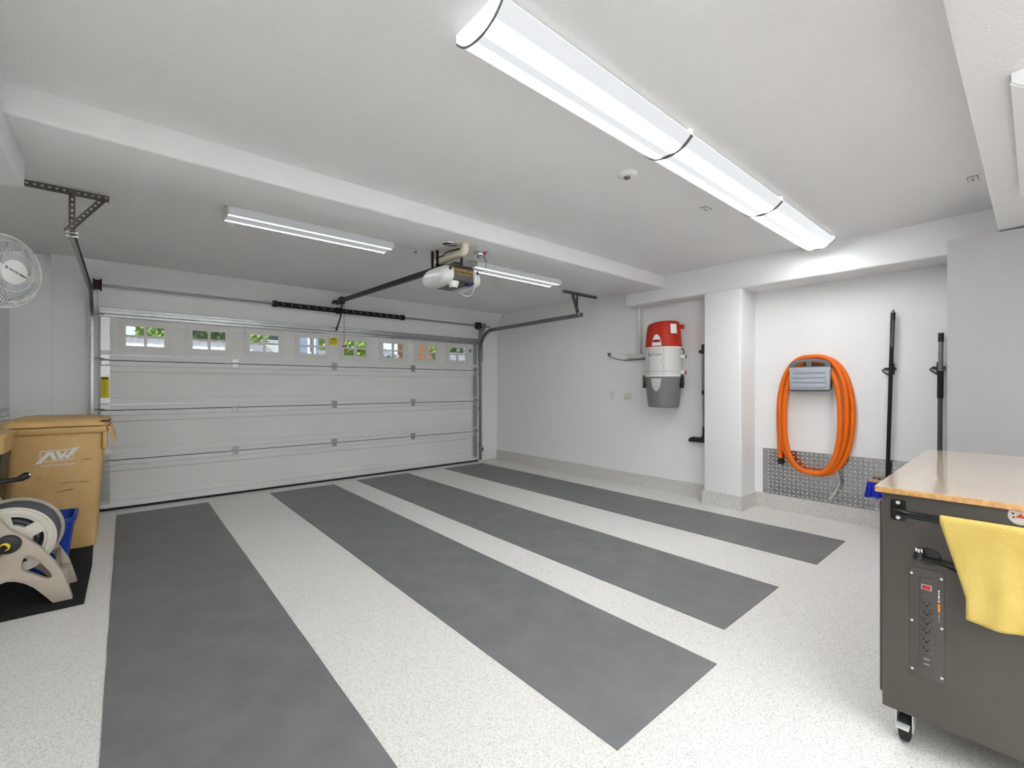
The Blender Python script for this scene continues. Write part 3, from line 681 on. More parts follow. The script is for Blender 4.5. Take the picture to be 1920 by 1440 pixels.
# hose reel
rr = thing('hose_reel', 'beige garden hose reel cart wound with grey hose', 'hose reel', (-.52, 4.0, .008))
XC, ZR = -.518, .40
half = [(-.452, .432), (-.415, .392), (-.376, .342), (-.325, .255), (-.285, .168), (-.262, .08), (-.246, .010), (-.331, .010), (-.370, .068), (-.409, .122), (-.445, .156), (-.484, .180), (XC, .188)]
mir = [(2 * XC - x, z) for x, z in half[:-1]][::-1]
outl = half + mir + [(-.62, .50), (-.70, .74), (-.745, .93), (-.715, .94), (-.665, .77), (-.60, .63), (-.555, .565), (-.505, .48)]
slot = [(-.459, .285), (-.452, .305), (-.435, .318), (-.408, .302), (-.372, .248), (-.340, .190), (-.336, .170), (-.345, .160), (-.362, .163), (-.452, .232), (-.461, .252)]
slot2 = [(2 * XC - x, z) for x, z in slot]
for y0, nm in ((3.845, 0), (4.16, 1)):
    MB().prism(outl, 'y', y0, y0 + .045, holes=[slot, slot2]).build('side_panel', 'beige_plastic', rr, bevel=.006, smooth=45)
def wavy(r0, hole): pass
fl = MB()
def kidney(a0):
    pts = []
    for k in range(9): a = a0 - .38 + .76 * k / 8; pts.append((XC + .145 * math.cos(a), ZR + .145 * math.sin(a)))
    for k in range(5): a = a0 + .25 - .5 * k / 4; pts.append((XC + .095 * math.cos(a), ZR + .095 * math.sin(a)))
    return pts
circ = lambda r, n=48: [(XC + r * math.cos(2 * PI * k / n), ZR + r * math.sin(2 * PI * k / n)) for k in range(n)]
fl.prism(circ(.196), 'y', 3.905, 3.917, holes=[kidney(R(65 + 72 * k)) for k in range(5)])
f1 = fl.build('drum_flange', 'pale_drum', rr, bevel=.003, smooth=40)
tor = lambda r, y, w_: [(XC + r * math.cos(2 * PI * k / 48), y, ZR + r * math.sin(2 * PI * k / 48)) for k in range(48)]
MB().tube(tor(.192, 3.910, 0), .009, 8, closed=True).build('flange_lip', 'pale_drum', f1)
MB().tube(tor(.165, 3.903, 0), .007, 8, closed=True).build('flange_bead', 'pale_drum', f1)
f2 = MB().prism(circ(.205), 'y', 4.135, 4.147, holes=[kidney(R(65 + 72 * k)) for k in range(5)]).build('drum_flange', 'beige_plastic', rr, smooth=40)
MB().tube(tor(.205, 4.13, 0), .014, 8, closed=True).build('flange_lip', 'beige_plastic', f2)
MB().lathe([(.10, 0), (.10, .22)], (XC, 3.915, ZR), (0, 1, 0), 32).build('drum_core', 'beige_dark', rr)
hp = []
for lay, r_ in ((0, .117), (1, .143), (2, .168), (3, .190)):
    for i in range(7 * 20):
        a = 2 * PI * i / 20; yy = 3.932 + .186 * (i / 140 if lay % 2 == 0 else 1 - i / 140)
        hp.append((XC + r_ * math.cos(a), yy, ZR + r_ * math.sin(a)))
MB().tube(hp, .0125, 7).build('wound_hose', 'hose_grey', rr)
h = MB().lathe([(.055, 0), (.05, .02), (.02, .026)], (-.511, 3.846, .402), (0, -1, 0), 24).build('hub', 'black_plastic', rr)
MB().lathe([(.022, 0), (.022, .018), (.016, .022)], (-.520, 3.825, .398), (0, -1, 0), 16).build('inlet_ring', 'yellow', rr)
MB().tube(catmull([(-.520, 3.805, .398), (-.535, 3.785, .385), (-.565, 3.78, .33), (-.61, 3.78, .24), (-.66, 3.79, .12), (-.72, 3.82, .03)], 6), .015, 10).build('feed_hose', 'black_rubber', rr)
MB().tube([(-.30, 3.87, .055), (-.30, 4.18, .055)], .016, 10).build('cross_bar', 'beige_dark', rr)
MB().prism([(3.89, .03), (4.16, .03), (4.16, .15), (4.08, .165), (3.97, .165), (3.89, .15)], 'x', -.315, -.275).build('front_shroud', 'beige_plastic', rr, bevel=.008)
MB().prism([(3.90, .14), (4.16, .14), (4.16, .26), (3.90, .20)], 'x', -.335, -.318).build('splash_plate', 'beige_dark', rr, bevel=.004)
MB().tube([(-.73, 3.85, .935), (-.73, 4.20, .935)], .016, 10).build('handle', 'beige_plastic', rr)
nz = MB().tube(catmull([(-.72, 3.99, .735), (-.62, 3.99, .742), (-.53, 3.99, .748), (-.490, 3.99, .752)], 6), .014, 12).build('nozzle', 'black_plastic', rr)
MB().tube([(-.497, 3.99, .750), (-.480, 3.99, .756), (-.455, 3.99, .770), (-.443, 3.99, .774)], [.013, .020, .022, .017], 12).build('nozzle_head', 'black_plastic', nz)
MB().tube([(-.446, 3.99, .773), (-.436, 3.99, .776)], .0145, 12).build('nozzle_tip', 'chrome', nz)
MB().box(-.735, -.70, 3.97, 4.01, .70, .94).build('nozzle_clip', 'beige_plastic', rr, bevel=.004)

# fan
FA = Vector((.75, -.65, -.10)).normalized(); FC = Vector((-.512, 3.70, 1.945)); FR = .197
fu = FA.cross(Vector((0, 0, 1))).normalized() * -1; fv = FA.cross(fu).normalized()
if fv.z < 0: fv = -fv
fu = fv.cross(FA).normalized()
fan = thing('wall_fan', 'white round oscillating fan hanging at the left edge', 'fan', (-.66, 3.30, 1.74))
P_ = lambda r, a, t: FC + (fu * math.cos(a) + fv * math.sin(a)) * r + FA * t
cg = MB(); NW = 72
def cage(mb, sgn, dome):
    for i in range(NW):
        a = 2 * PI * i / NW
        pr = [(.055, dome), (.10, dome * .93), (.15, dome * .72), (.185, dome * .38), (FR, 0)] if sgn > 0 else [(.055, -dome), (.13, -dome * .9), (.18, -dome * .55), (FR, 0)]
        mb.tube([P_(r, a + (.10 if sgn > 0 else -.06) * (r / FR), t) for r, t in pr], .0014, 4, caps=False)
    for r, t in ((.105, dome * .92 * sgn), (.165, dome * .60 * sgn)):
        mb.tube([P_(r, 2 * PI * k / 48, t) for k in range(48)], .0017, 5, closed=True)
cage(cg, 1, .062); cg.build('front_grille', 'white_plastic', fan)
cb = MB(); cage(cb, -1, .075); cb.build('back_grille', 'white_plastic', fan)
MB().tube([P_(FR, 2 * PI * k / 64, 0) for k in range(64)], .0052, 8, closed=True).build('grille_rim', 'white_plastic', fan)
MB().lathe([(.058, .056), (.066, .058), (.066, .066), (.055, .070), (.02, .072)], FC, FA, 36).build('badge', 'white_plastic', fan)
def onf(p): return FC + fu * p.x + fv * p.y + FA * (.0725 + p.z)
ca, sa = math.cos(R(-20)), math.sin(R(-20))
text_mb('TAOTRONICS', .0150).mp(lambda p: (ca * (p.x + .010) - sa * p.y, sa * (p.x + .010) + ca * p.y, p.z)).mp(onf).build('lettering', 'dark_print', fan, smooth=0)
b = MB().prism(rrect(0, 0, .010, .015, .004, 3), 'z', 0, .001, holes=[rrect(0, 0, .005, .009, .002, 3)]); b.mp(lambda p: (ca * (p.x - .050) - sa * p.y, sa * (p.x - .050) + ca * p.y, p.z)).mp(onf).build('emblem', 'dark_print', fan, smooth=0)
for k in range(5):
    a0 = 2 * PI * k / 5 + .35
    MB().grid(lambda u, v: P_(.035 + .135 * v, a0 + (u - .5) * (.55 + .55 * v) + .25 * v, -.012 + .045 * (u - .5) + .006 * math.sin(PI * u)), 8, 6).build('blade', 'holder_light', fan, solid=.002, smooth=60)
MB().lathe([(.03, -.03), (.045, -.028), (.045, .03), (.03, .04)], FC, FA, 24).build('hub', 'white_plastic', fan)
MB().lathe([(.05, -.08), (.06, -.09), (.06, -.15), (.045, -.19), (.02, -.20)], FC, FA, 24).build('motor_housing', 'white_plastic', fan)
mb_ = FC + FA * -.16
MB().tube(catmull([mb_, mb_ + Vector((-.03, .0, -.08)), Vector((-.62, 3.62, 1.84)), Vector((-.70, 3.45, 1.88)), Vector((-.73, 3.37, 2.0)), Vector((-.73, 3.36, 2.34))], 6), .018, 12).build('arm', 'white_plastic', fan)
MB().box(-.79, -.67, 3.30, 3.42, 2.325, 2.341).build('mount_plate', 'white_plastic', fan, bevel=.004)
for a in (.9,): MB().lathe([(.022, .0), (.022, .07), (.014, .075)], P_(.085, R(168), .0), FA, 18).build('speed_knob', 'white_plastic', fan)

# diamond plates
def diamond(name, label, y0, y1, z0, z1, x, s):
    # plate on a wall x = const; s = -1 faces -x, +1 faces +x
    t = thing(name, label, 'wall plate', (x, (y0 + y1) / 2, z0), 'diamond plates on the walls')
    MB().box(min(x, x + s * .003), max(x, x + s * .003), y0, y1, z0, z1).build('sheet', 'diamond_plate', t, smooth=0)
    b = MB(); p = .040; ny = int((y1 - y0) / p); nz_ = int((z1 - z0) / p)
    for i in range(ny):
        for j in range(nz_):
            cy, cz = y0 + (i + .5) * p, z0 + (j + .5) * p; a = R(45 if (i + j) % 2 else -45)
            dy, dz = math.cos(a), math.sin(a); L_, W_ = .0195, .0062; xb, xt = x + s * .0029, x + s * .0068
            q = [(xb, cy + dy * L_, cz + dz * L_), (xb, cy - dz * W_, cz + dy * W_), (xb, cy - dy * L_, cz - dz * L_), (xb, cy + dz * W_, cz - dy * W_),
                 (xt, cy + dy * L_ * .6, cz + dz * L_ * .6), (xt, cy - dz * W_ * .45, cz + dy * W_ * .45), (xt, cy - dy * L_ * .6, cz - dz * L_ * .6), (xt, cy + dz * W_ * .45, cz - dy * W_ * .45)]
            b.add(q, [(0, 1, 5, 4), (1, 2, 6, 5), (2, 3, 7, 6), (3, 0, 4, 7), (4, 5, 6, 7)])
    o = b.build('tread_bars', 'diamond_bar', t, smooth=0); o['kind'] = 'stuff'
    sc = MB()
    for k in range(int((z1 - z0) / .06)):
        sc.lathe([(.004, 0), (.003, .002)], (x + s * .003, y1 - .022, z0 + .03 + k * .06), (s, 0, 0), 6)
    sc.build('rivet_row', 'dark_trim', t)['kind'] = 'stuff'
    return t
diamond('diamond_plate', 'bright diamond tread plate low on the wall behind the orange hose', -.30, 1.94, .158, .642, 5.269, -1)
diamond('diamond_plate', 'diamond tread plate on the left wall behind the tan bin lid', 5.37, 6.36, .158, 1.108, -.839, 1)

# ================================================================== RIGHT WALL: VACUUM
VX, VY, VR = 4.925, 2.93, .208
vac = thing('central_vacuum', 'wall mounted vacuum with red top, white body and grey bucket', 'vacuum', (VX, VY, 1.06))
MB().lathe([(VR + .004, 1.775), (VR + .004, 1.79), (VR - .002, 1.86), (VR - .010, 1.95), (VR - .020, 2.03), (VR - .032, 2.062), (VR - .055, 2.073), (.06, 2.08)], (VX, VY, 0), n=48).mp(
    lambda p: (p.x, p.y, p.z + (-.018 * ((p.y - VY) / VR) if p.z > 2.0 else 0))).build('motor_head', 'red_head', vac, smooth=40)
MB().lathe([(VR + .006, 1.763), (VR + .008, 1.768), (VR + .006, 1.777)], (VX, VY, 0), n=48).build('head_ring', 'white_plastic', vac)
MB().lathe([(VR, 1.43), (VR, 1.765)], (VX, VY, 0), n=48).build('body', 'vac_body', vac)
MB().lathe([(VR + .010, 1.425), (VR + .012, 1.43), (VR + .012, 1.442), (VR + .004, 1.446)], (VX, VY, 0), n=48).build('body_rim', 'white_plastic', vac)
MB().lathe([(.160, 1.065), (.170, 1.062), (.178, 1.07), (VR + .006, 1.40), (VR + .010, 1.428)], (VX, VY, 0), n=48).build('bucket', 'grey_bucket', vac)
def onv(a0, rr_, zc):   # wrap flat (x right, y up, z out) onto the round body; a0 = facing angle
    def f(p):
        a = a0 + p.x / rr_      # seen from outside, right = increasing angle
        return (VX + (rr_ + p.z) * math.cos(a), VY + (rr_ + p.z) * math.sin(a), zc + p.y)
    return f
AF = PI       # faces -x
def patch(pts, a0, r0, zc, name, m, parent, t=.002, div=6, r1=None):
    # fill an outline on the curved surface with vertical strips
    b = MB(); x0_ = min(p[0] for p in pts); x1_ = max(p[0] for p in pts); n_ = 16; cols = []
    for i in range(n_ + 1):
        x = x0_ + (x1_ - x0_) * (i / n_ * .998 + .001); ys = []
        for k in range(len(pts)):
            (ax, ay), (bx, by) = pts[k], pts[(k + 1) % len(pts)]
            if (ax - x) * (bx - x) <= 0 and ax != bx: ys.append(ay + (by - ay) * (x - ax) / (bx - ax))
        cols.append((x, min(ys), max(ys)))
    fn = onv(a0, r0, zc); v = []
    for x, a, c in cols: v += [Vector(fn(Vector((x, a, t)))), Vector(fn(Vector((x, c, t)))), Vector(fn(Vector((x, a, -.004)))), Vector(fn(Vector((x, c, -.004))))]
    if r1 is not None:    # cone: radius depends on z
        v = [Vector((VX + (p.x - VX) / r0 * r1(p.z), VY + (p.y - VY) / r0 * r1(p.z), p.z)) for p in v]
    f = []
    for i in range(n_): f += [(4 * i, 4 * i + 4, 4 * i + 5, 4 * i + 1), (4 * i, 4 * i + 2, 4 * i + 6, 4 * i + 4), (4 * i + 1, 4 * i + 5, 4 * i + 7, 4 * i + 3)]
    f += [(0, 1, 3, 2), (4 * n_, 4 * n_ + 2, 4 * n_ + 3, 4 * n_ + 1)]
    return b.add(v, f).build(name, m, parent, smooth=30)
arch = [(-.058, -.055), (.058, -.055), (.054, -.005), (.040, .040), (.018, .072), (0, .080), (-.018, .072), (-.040, .040), (-.054, -.005)]
A1 = AF + .16
cp = patch(arch, A1, VR + .001, 1.842, 'control_panel', 'white_plastic', vac, .004)
patch([(-.045, -.012), (.045, -.012), (.045, .018), (-.045, .018)], A1, VR + .003, 1.84, 'display', 'red_display', cp, .005)
patch([(-.015, -.009), (.015, -.009), (.015, .014), (-.015, .014)], A1, VR + .004, 1.84, 'display_glass', 'black_plastic', cp, .006)
b = MB()
for dz, ww in ((.046, .022), (-.028, .030), (-.038, .036)):
    pass
text_mb('NuTone', .052).mp(onv(AF + .02, VR, 1.685)).build('lettering', 'dark_print', vac, smooth=0)
bk = lambda z: .178 + (z - 1.07) / .33 * (VR + .006 - .178)
patch([(-.062, .05), (.062, .05), (.058, -.02), (.035, -.075), (0, -.105), (-.035, -.075), (-.058, -.02)], AF + .12, VR, 1.355, 'dust_window', 'clear_window', vac, .003, r1=bk)
for xx in (.075, -.125):
    b = MB(); b.box(-.0016, .0016, -.165, .165, -.002, .0012); b.mp(lambda p: Vector((p.x + xx, p.y, p.z))).mp(onv(AF + .20, VR, 1.60)).build('panel_seam', 'vac_line', vac, smooth=0)
b = MB().grid(lambda u, v: Vector(onv(AF, VR, 1.485)(Vector((-.5 + u * 1.0, (v - .5) * .003, .001)))), 40, 1).build('panel_seam', 'vac_line', vac, solid=.001)
MB().tube([onv(AF + .20, VR, 1.60)(Vector((.075 + .022 * math.cos(t), .05 * math.sin(t), 0))) for t in [R(90 + 18 * k) for k in range(11)]], .0022, 5).build('finger_notch', 'vac_line', vac)
vb = MB()
for k in range(7):
    fn = onv(AF + 1.32, VR - .006, 1.93); vb.add([Vector(fn(Vector((-.10 + .03 * k + a, -.012 * k * .9 + c, .004)))) for a, c in ((0, 0), (.02, -.004), (.02, .004), (0, .008))], [(0, 1, 2, 3)])
vb.build('vent_slot', 'black_plastic', vac, smooth=0, solid=.002)
hr = lambda z: VR + .004 - (z - 1.775) * .075
patch([(-.042, -.055), (.042, -.055), (.042, .055), (-.042, .055)], AF + 1.15, VR, 1.985, 'service_label', 'white_print', vac, .004, r1=hr)
a = AF + 1.85; MB().tube([(VX + (VR - .05) * math.cos(a), VY + (VR - .03) * math.sin(a), 2.015), (VX + (VR + .030) * math.cos(a), VY + (VR + .030) * math.sin(a), 2.015)], .026, 14).build('exhaust_port', 'red_head', vac)
a = AF + 1.82
MB().tube([(VX + (VR - .01) * math.cos(a), VY + (VR - .01) * math.sin(a), 1.66), (VX + (VR + .05) * math.cos(a), VY + (VR + .05) * math.sin(a), 1.66)], .024, 14).build('side_port', 'white_plastic', vac)
MB().tube([(VX + (VR + .048) * math.cos(a), VY + (VR + .048) * math.sin(a), 1.66), (VX + (VR + .056) * math.cos(a), VY + (VR + .056) * math.sin(a), 1.66)], .021, 14).build('port_cap', 'black_plastic', vac)
MB().tube(catmull([(VX + VR * math.cos(a), VY + VR * math.sin(a), 1.76), (VX + (VR + .03) * math.cos(a), VY + (VR + .03) * math.sin(a), 1.73), (VX + (VR + .025) * math.cos(a), VY + (VR + .025) * math.sin(a), 1.68)], 6), .006, 6).build('port_strap', 'black_plastic', vac)
MB().tube([(VX + (VR - .01) * math.cos(a), VY + (VR - .01) * math.sin(a), 1.475), (VX + (VR + .045) * math.cos(a), VY + (VR + .045) * math.sin(a), 1.475)], .022, 14).build('side_port', 'white_plastic', vac)
MB().tube([(VX + (VR + .043) * math.cos(a), VY + (VR + .043) * math.sin(a), 1.475), (VX + (VR + .055) * math.cos(a), VY + (VR + .055) * math.sin(a), 1.475)], .023, 14).build('port_cap', 'red_display', vac)
for a in (AF + 1.72, AF - .92):
    MB().prism([(-.030, -.115), (.012, -.125), (.030, -.08), (.026, .03), (-.026, .03), (-.03, -.05)], 'z', -.012, .028).mp(onv(a, VR + .006, 1.415)).build('bucket_latch', 'black_plastic', vac, bevel=.004)
MB().box(VX + .12, 5.151, VY - .05, VY + .05, 1.50, 1.95).build('wall_bracket', 'galvanised', vac, smooth=0)
vp = thing('vacuum_pipe', 'white plastic pipe joining the vacuum to the soffit', 'pipe', (5.11, 3.39, 1.69))
MB().tube([(5.105, 3.39, 1.72), (5.105, 3.39, 2.342)], .026, 14).build('riser', 'pipe_white', vp)
for z in (1.74, 2.08): MB().lathe([(.030, 0), (.030, .05)], (5.105, 3.39, z), n=16).build('coupling', 'pipe_white', vp)
MB().tube([(5.105, 3.56, 1.712), (5.105, 3.14, 1.712)], .026, 14).build('branch', 'pipe_white', vp)
MB().lathe([(.031, -.055), (.031, .055)], (5.105, 3.385, 1.712), (0, 1, 0), 16).build('tee', 'pipe_white', vp)
MB().lathe([(.033, 0), (.033, .06), (.028, .064)], (5.105, 3.53, 1.712), (0, 1, 0), 16).build('end_cap', 'pipe_white', vp)
def wallplate(name, label, y, z, wy, hz, m, kind):
    t = thing(name, label, 'outlet', (5.149, y, z - hz / 2))
    MB().box(5.143, 5.1505, y - wy / 2, y + wy / 2, z - hz / 2, z + hz / 2).build('cover', m, t, bevel=.003)
    if kind == 'duplex':
        for dz in (-.022, .022):
            s = MB().prism(rrect(y, z + dz, .032, .030, .008, 4), 'x', 5.1405, 5.144).build('receptacle', m, t)
            b = MB(); b.box(5.1398, 5.141, y - .008, y - .0055, z + dz - .003, z + dz + .006); b.box(5.1398, 5.141, y + .0055, y + .008, z + dz - .003, z + dz + .006); b.build('slot', 'black_plastic', s, smooth=0)
    if kind == 'rocker': MB().box(5.139, 5.144, y - .03, y + .03, z - .028, z + .028).build('blank_face', m, t, bevel=.003)
    return t
wallplate('wall_outlet', 'white duplex outlet left of and below the vacuum', 3.85, 1.195, .072, .116, 'white_plastic', 'duplex')
wallplate('wall_plate', 'square cream wall plate below the vacuum pipe', 3.60, 1.178, .105, .086, 'outlet_cream', 'rocker')
wallplate('wall_outlet', 'white outlet with the black vacuum cord plugged in', 3.895, 1.735, .072, .116, 'white_plastic', 'duplex')
cdp = thing('power_cord', 'black cord plugged into the wall beside the vacuum pipe', 'cord', (5.12, 3.85, 1.68))
MB().lathe([(.018, 0), (.018, .022), (.010, .03)], (5.141, 3.89, 1.757), (-1, 0, 0), 14).build('plug', 'black_plastic', cdp)
MB().tube(catmull([(5.112, 3.89, 1.757), (5.108, 3.84, 1.72), (5.11, 3.76, 1.69), (5.115, 3.66, 1.668), (5.12, 3.58, 1.662), (5.125, 3.40, 1.664), (5.13, 3.2, 1.67), (5.13, 3.0, 1.69)], 8), .005, 8).build('cable', 'black_plastic', cdp)
# telescopic wand in the corner
wd = thing('vacuum_wand', 'chrome vacuum wand with black floor head beside the pilaster', 'vacuum wand', (5.10, 2.525, .66))
MB().tube([(5.115, 2.532, 1.80), (5.115, 2.531, 1.69)], .019, 12).build('grip', 'black_plastic', wd)
MB().tube([(5.115, 2.531, 1.70), (5.115, 2.527, 1.245)], .0165, 12).build('upper_tube', 'steel', wd)
MB().tube([(5.115, 2.527, 1.265), (5.115, 2.527, 1.215)], .020, 12).build('collar', 'black_plastic', wd)
wt = MB().tube([(5.115, 2.527, 1.225), (5.115, 2.522, .82)], .0155, 12).build('lower_tube', 'steel', wd)
b = MB()
for k in range(22): b.box(5.097, 5.1005, 2.519, 2.531, 1.19 - k * .0155, 1.198 - k * .0155)
b.build('ratchet_teeth', 'chrome', wt, smooth=0)
MB().tube(catmull([(5.115, 2.522, .84), (5.115, 2.522, .76), (5.112, 2.53, .72), (5.11, 2.555, .69)], 5), .019, 12).build('elbow', 'black_plastic', wd)
MB().prism([(2.44, .655), (2.44, .70), (2.47, .712), (2.66, .712), (2.69, .695), (2.70, .665), (2.69, .655)], 'x', 5.08, 5.147).build('floor_head', 'black_plastic', wd, bevel=.006)
MB().box(5.09, 5.151, 2.495, 2.575, 1.70, 1.735).build('wall_clip', 'black_plastic', wd, bevel=.006)

# ================================================================== ORANGE HOSE + HOLDER
ho = thing('hose_holder', 'grey plastic hose holder with ribbed front on the wall', 'hose holder', (5.18, 1.455, 1.26))
MB().prism(rrect(1.455, 1.42, .30, .29, .03), 'x', 5.258, 5.2705).build('back_plate', 'holder_dark', ho)
MB().prism([(1.455 + .125 * math.cos(R(a)), 1.34 + .125 * math.sin(R(a))) for a in range(0, 181, 15)], 'x', 5.125, 5.262).build('saddle', 'holder_dark', ho)
MB().prism([(1.282, 1.275), (1.295, 1.262), (1.615, 1.262), (1.629, 1.275), (1.631, 1.50), (1.279, 1.50)], 'x', 5.118, 5.132).build('face_backing', 'holder_dark', ho, bevel=.004)
fp = MB().prism([(1.286, 1.285), (1.298, 1.275), (1.612, 1.275), (1.625, 1.285), (1.631, 1.502), (1.279, 1.502)], 'x', 5.096, 5.12).build('face_plate', 'holder_light', ho, bevel=.008)
for k in range(4):
    MB().box(5.088, 5.098, 1.316, 1.594, 1.298 + k * .0475, 1.298 + k * .0475 + .040).build('rib', 'holder_light', fp, bevel=.004)
arc = [(1.455 + .176 * math.cos(R(a)), 1.50 + .085 * math.sin(R(a)) ** .7) for a in range(0, 181, 12)]
hole1 = [(1.475, 1.508), (1.478, 1.553), (1.53, 1.546), (1.575, 1.528), (1.59, 1.508)]; hole2 = [(2 * 1.455 - y, z) for y, z in hole1]
MB().prism(arc, 'x', 5.094, 5.128, holes=[hole1, hole2]).build('grab_handle', 'holder_dark', ho, bevel=.005)
hs = thing('vacuum_hose', 'coiled orange vacuum hose hanging on the wall holder', 'hose', (5.2, 1.45, .37))
yc = 1.452
def oval(aL, aR, zt_, zb_, x0, x1, t):       # t from 0 (left) clockwise over the top; left = +y
    a = PI - 2 * PI * t; c, s = math.cos(a), math.sin(a)
    y = yc + (aL if c < 0 else aR) * math.copysign(abs(c) ** .72, -c)
    zm = (zt_ + zb_) / 2; z = zm + (zt_ - zb_) / 2 * math.copysign(abs(s) ** .9, s)
    return Vector((x0 + (x1 - x0) * t, y, z))
turns = [(.318, .322, 1.600, .425, 5.236, 5.215), (.300, .280, 1.608, .455, 5.212, 5.180), (.246, .236, 1.548, .452, 5.178, 5.150)]
path = [Vector((5.236, 1.757, .545)), Vector((5.236, 1.762, .70)), Vector((5.236, 1.768, .86))]
for k, T in enumerate(turns):
    N_ = turns[k + 1] if k < 2 else T
    lastt = 1.0 if k < 2 else .80
    for i in range(int(40 * lastt)):
        t = i / 40; m_ = [T[j] + (N_[j] - T[j]) * max(0, (t - .5) * 2) ** 1.0 for j in range(4)]
        path.append(oval(m_[0], m_[1], m_[2], m_[3], T[4], T[5], t))
path = path[:]
path = [p for i, p in enumerate(path) if i < 3 or i > 2]
# drop the points of the first turn that start below the hanging tail
pp = catmull(path, 3)
n_ = len(pp); rad = [.0232 + .0016 * math.cos(2.1 * i) for i in range(n_)]
fine = []
for i in range(n_ - 1):
    seg = (pp[i + 1] - pp[i]).length; kk = max(1, int(seg / .0055))
    for j in range(kk): fine.append(pp[i].lerp(pp[i + 1], j / kk))
MB().tube(fine, [.0243 if i % 2 else .0226 for i in range(len(fine))], 12).build('hose', 'orange_hose', hs, smooth=60)
MB().tube([(5.236, 1.757, .56), (5.236, 1.757, .495)], .0265, 14).build('cuff', 'black_plastic', hs)
MB().tube([(5.236, 1.757, .497), (5.236, 1.757, .468)], .021, 14).build('metal_tip', 'chrome', hs)
MB().tube(catmull([(5.20, 1.25, .50), (5.215, 1.235, .43), (5.22, 1.235, .37), (5.205, 1.262, .30), (5.19, 1.31, .215)], 6), .017, 12).build('wand_end', 'chrome', hs)

# ================================================================== BROOM AND POLE
def clip(t, y, z):
    b = MB(); b.box(5.235, 5.2695, y - .035, y + .045, z - .012, z + .012); b.box(5.262, 5.2695, y - .02, y + .02, z - .05, z + .05)
    b.tube(catmull([(5.24, y + .045, z), (5.215, y + .055, z - .01), (5.19, y + .04, z - .03), (5.20, y + .01, z - .055), (5.24, y - .005, z - .06)], 4), .006, 6)
    b.build('wall_clip', 'black_plastic', t, smooth=30)
br = thing('push_broom', 'black handled broom with blue bristles hanging behind the cart', 'broom', (5.2, .86, .30))
MB().tube([(5.212, .838, 1.90), (5.20, .872, .47)], .0155, 12).build('handle', 'black_metal', br)
MB().tube([(5.213, .834, 1.97), (5.2125, .836, 1.90)], .0175, 12).build('grip', 'black_plastic', br)
MB().tube([(5.213, .8335, 1.995), (5.213, .834, 1.97)], [.009, .0125], 10).build('tip', 'holder_dark', br)
MB().tube([(5.2125, .836, 1.90), (5.2105, .8425, 1.66)], .0168, 12).build('rubber_sleeve', 'opener_grey', br)
MB().box(5.13, 5.205, .60, 1.00, .442, .462).build('head_block', 'wood_block', br, bevel=.006)
bs = MB()
for i in range(60):
    for j in range(7):
        y = .61 + i * .0066 + random.uniform(-.002, .002); x = 5.138 + j * .012; dx, dy = random.uniform(-.014, .014), random.uniform(-.01, .012) + (.014 if i > 52 else 0)
        bs.tube([(x, y, .444), (x + dx, y + dy, .305 + random.uniform(-.006, .008))], [.0055, .0075], 5)
o = bs.build('bristles', 'blue_bristle', br, smooth=0); o['kind'] = 'stuff'
clip(br, .853, 1.468)
po = thing('telescopic_pole', 'silver and black telescopic pole hanging beside the grey cabinet', 'pole', (5.2, .526, .30))
MB().tube([(5.212, .522, 1.76), (5.212, .522, 1.685)], .019, 12).build('cap', 'black_plastic', po)
MB().tube([(5.212, .522, 1.69), (5.210, .525, 1.44)], .0165, 12).build('upper_tube', 'steel', po)
MB().tube([(5.210, .525, 1.44), (5.207, .527, 1.21)], .0205, 12).build('foam_grip', 'black_rubber', po)
MB().tube([(5.207, .527, 1.22), (5.20, .531, .34)], .0165, 12).build('lower_tube', 'hose_grey', po)
MB().box(5.15, 5.24, .42, .63, .30, .345).build('mop_head', 'black_plastic', po, bevel=.008)
clip(po, .535, 1.468)

# ================================================================== GREY CABINET
gc = thing('tall_cabinet', 'tall flat grey storage cabinet against the right wall', 'cabinet', (4.82, -.1, 0))
MB().box(4.39, 5.255, -.85, .408, .0, 2.33).build('body', 'grey_cabinet', gc, smooth=0)
for y0, y1 in ((-.848, -.225), (-.221, .406)):
    d = MB().box(4.37, 4.389, y0, y1, .04, 2.33).build('door', 'grey_cabinet', gc, smooth=0)
    ym = -.26 if y0 < -.5 else -.185
    MB().tube([(4.345, ym, 1.0), (4.345, ym, 1.14)], .006, 8).build('handle', 'steel', d)

# ================================================================== WORKBENCH CART
CX = 2.139
ct = thing('workbench_cart', 'black rolling workbench cart with a glossy wooden top', 'workbench', (2.85, .06, 0))
MB().box(CX, 3.52, -.245, .374, .125, .919).build('cabinet_body', 'cart_black', ct, bevel=.004)
MB().box(2.118, 3.555, -.262, .392, .919, .940).build('worktop', 'worktop_wood', ct, bevel=.0025)
MB().box(2.1185, 3.5545, -.2615, .3915, .9395, .9412).build('top_sheet', 'top_laminate', ct, smooth=0)
for k in range(3):
    for s, ya in ((1, .374),):
        dr = MB().box(CX + .03 + .44 * k, CX + .45 + .44 * k, ya, ya + .012, .16, .88).build('drawer_front', 'cart_panel_black', ct, bevel=.004)
        MB().tube([(CX + .10 + .44 * k, ya + .03, .84), (CX + .38 + .44 * k, ya + .03, .84)], .007, 8).build('drawer_pull', 'steel', dr)
for yy in (.328, -.190):
    mp_ = MB().prism(rrect(yy, .860, .042, .076, .008, 4), 'x', CX - .004, CX + .001).build('handle_mount', 'black_metal', ct, bevel=.0015)
    for dz in (-.027, .027): MB().lathe([(.0065, 0), (.0065, .002), (.004, .003)], (CX - .004, yy, .860 + dz), (-1, 0, 0), 12).build('screw', 'screw_head', mp_)
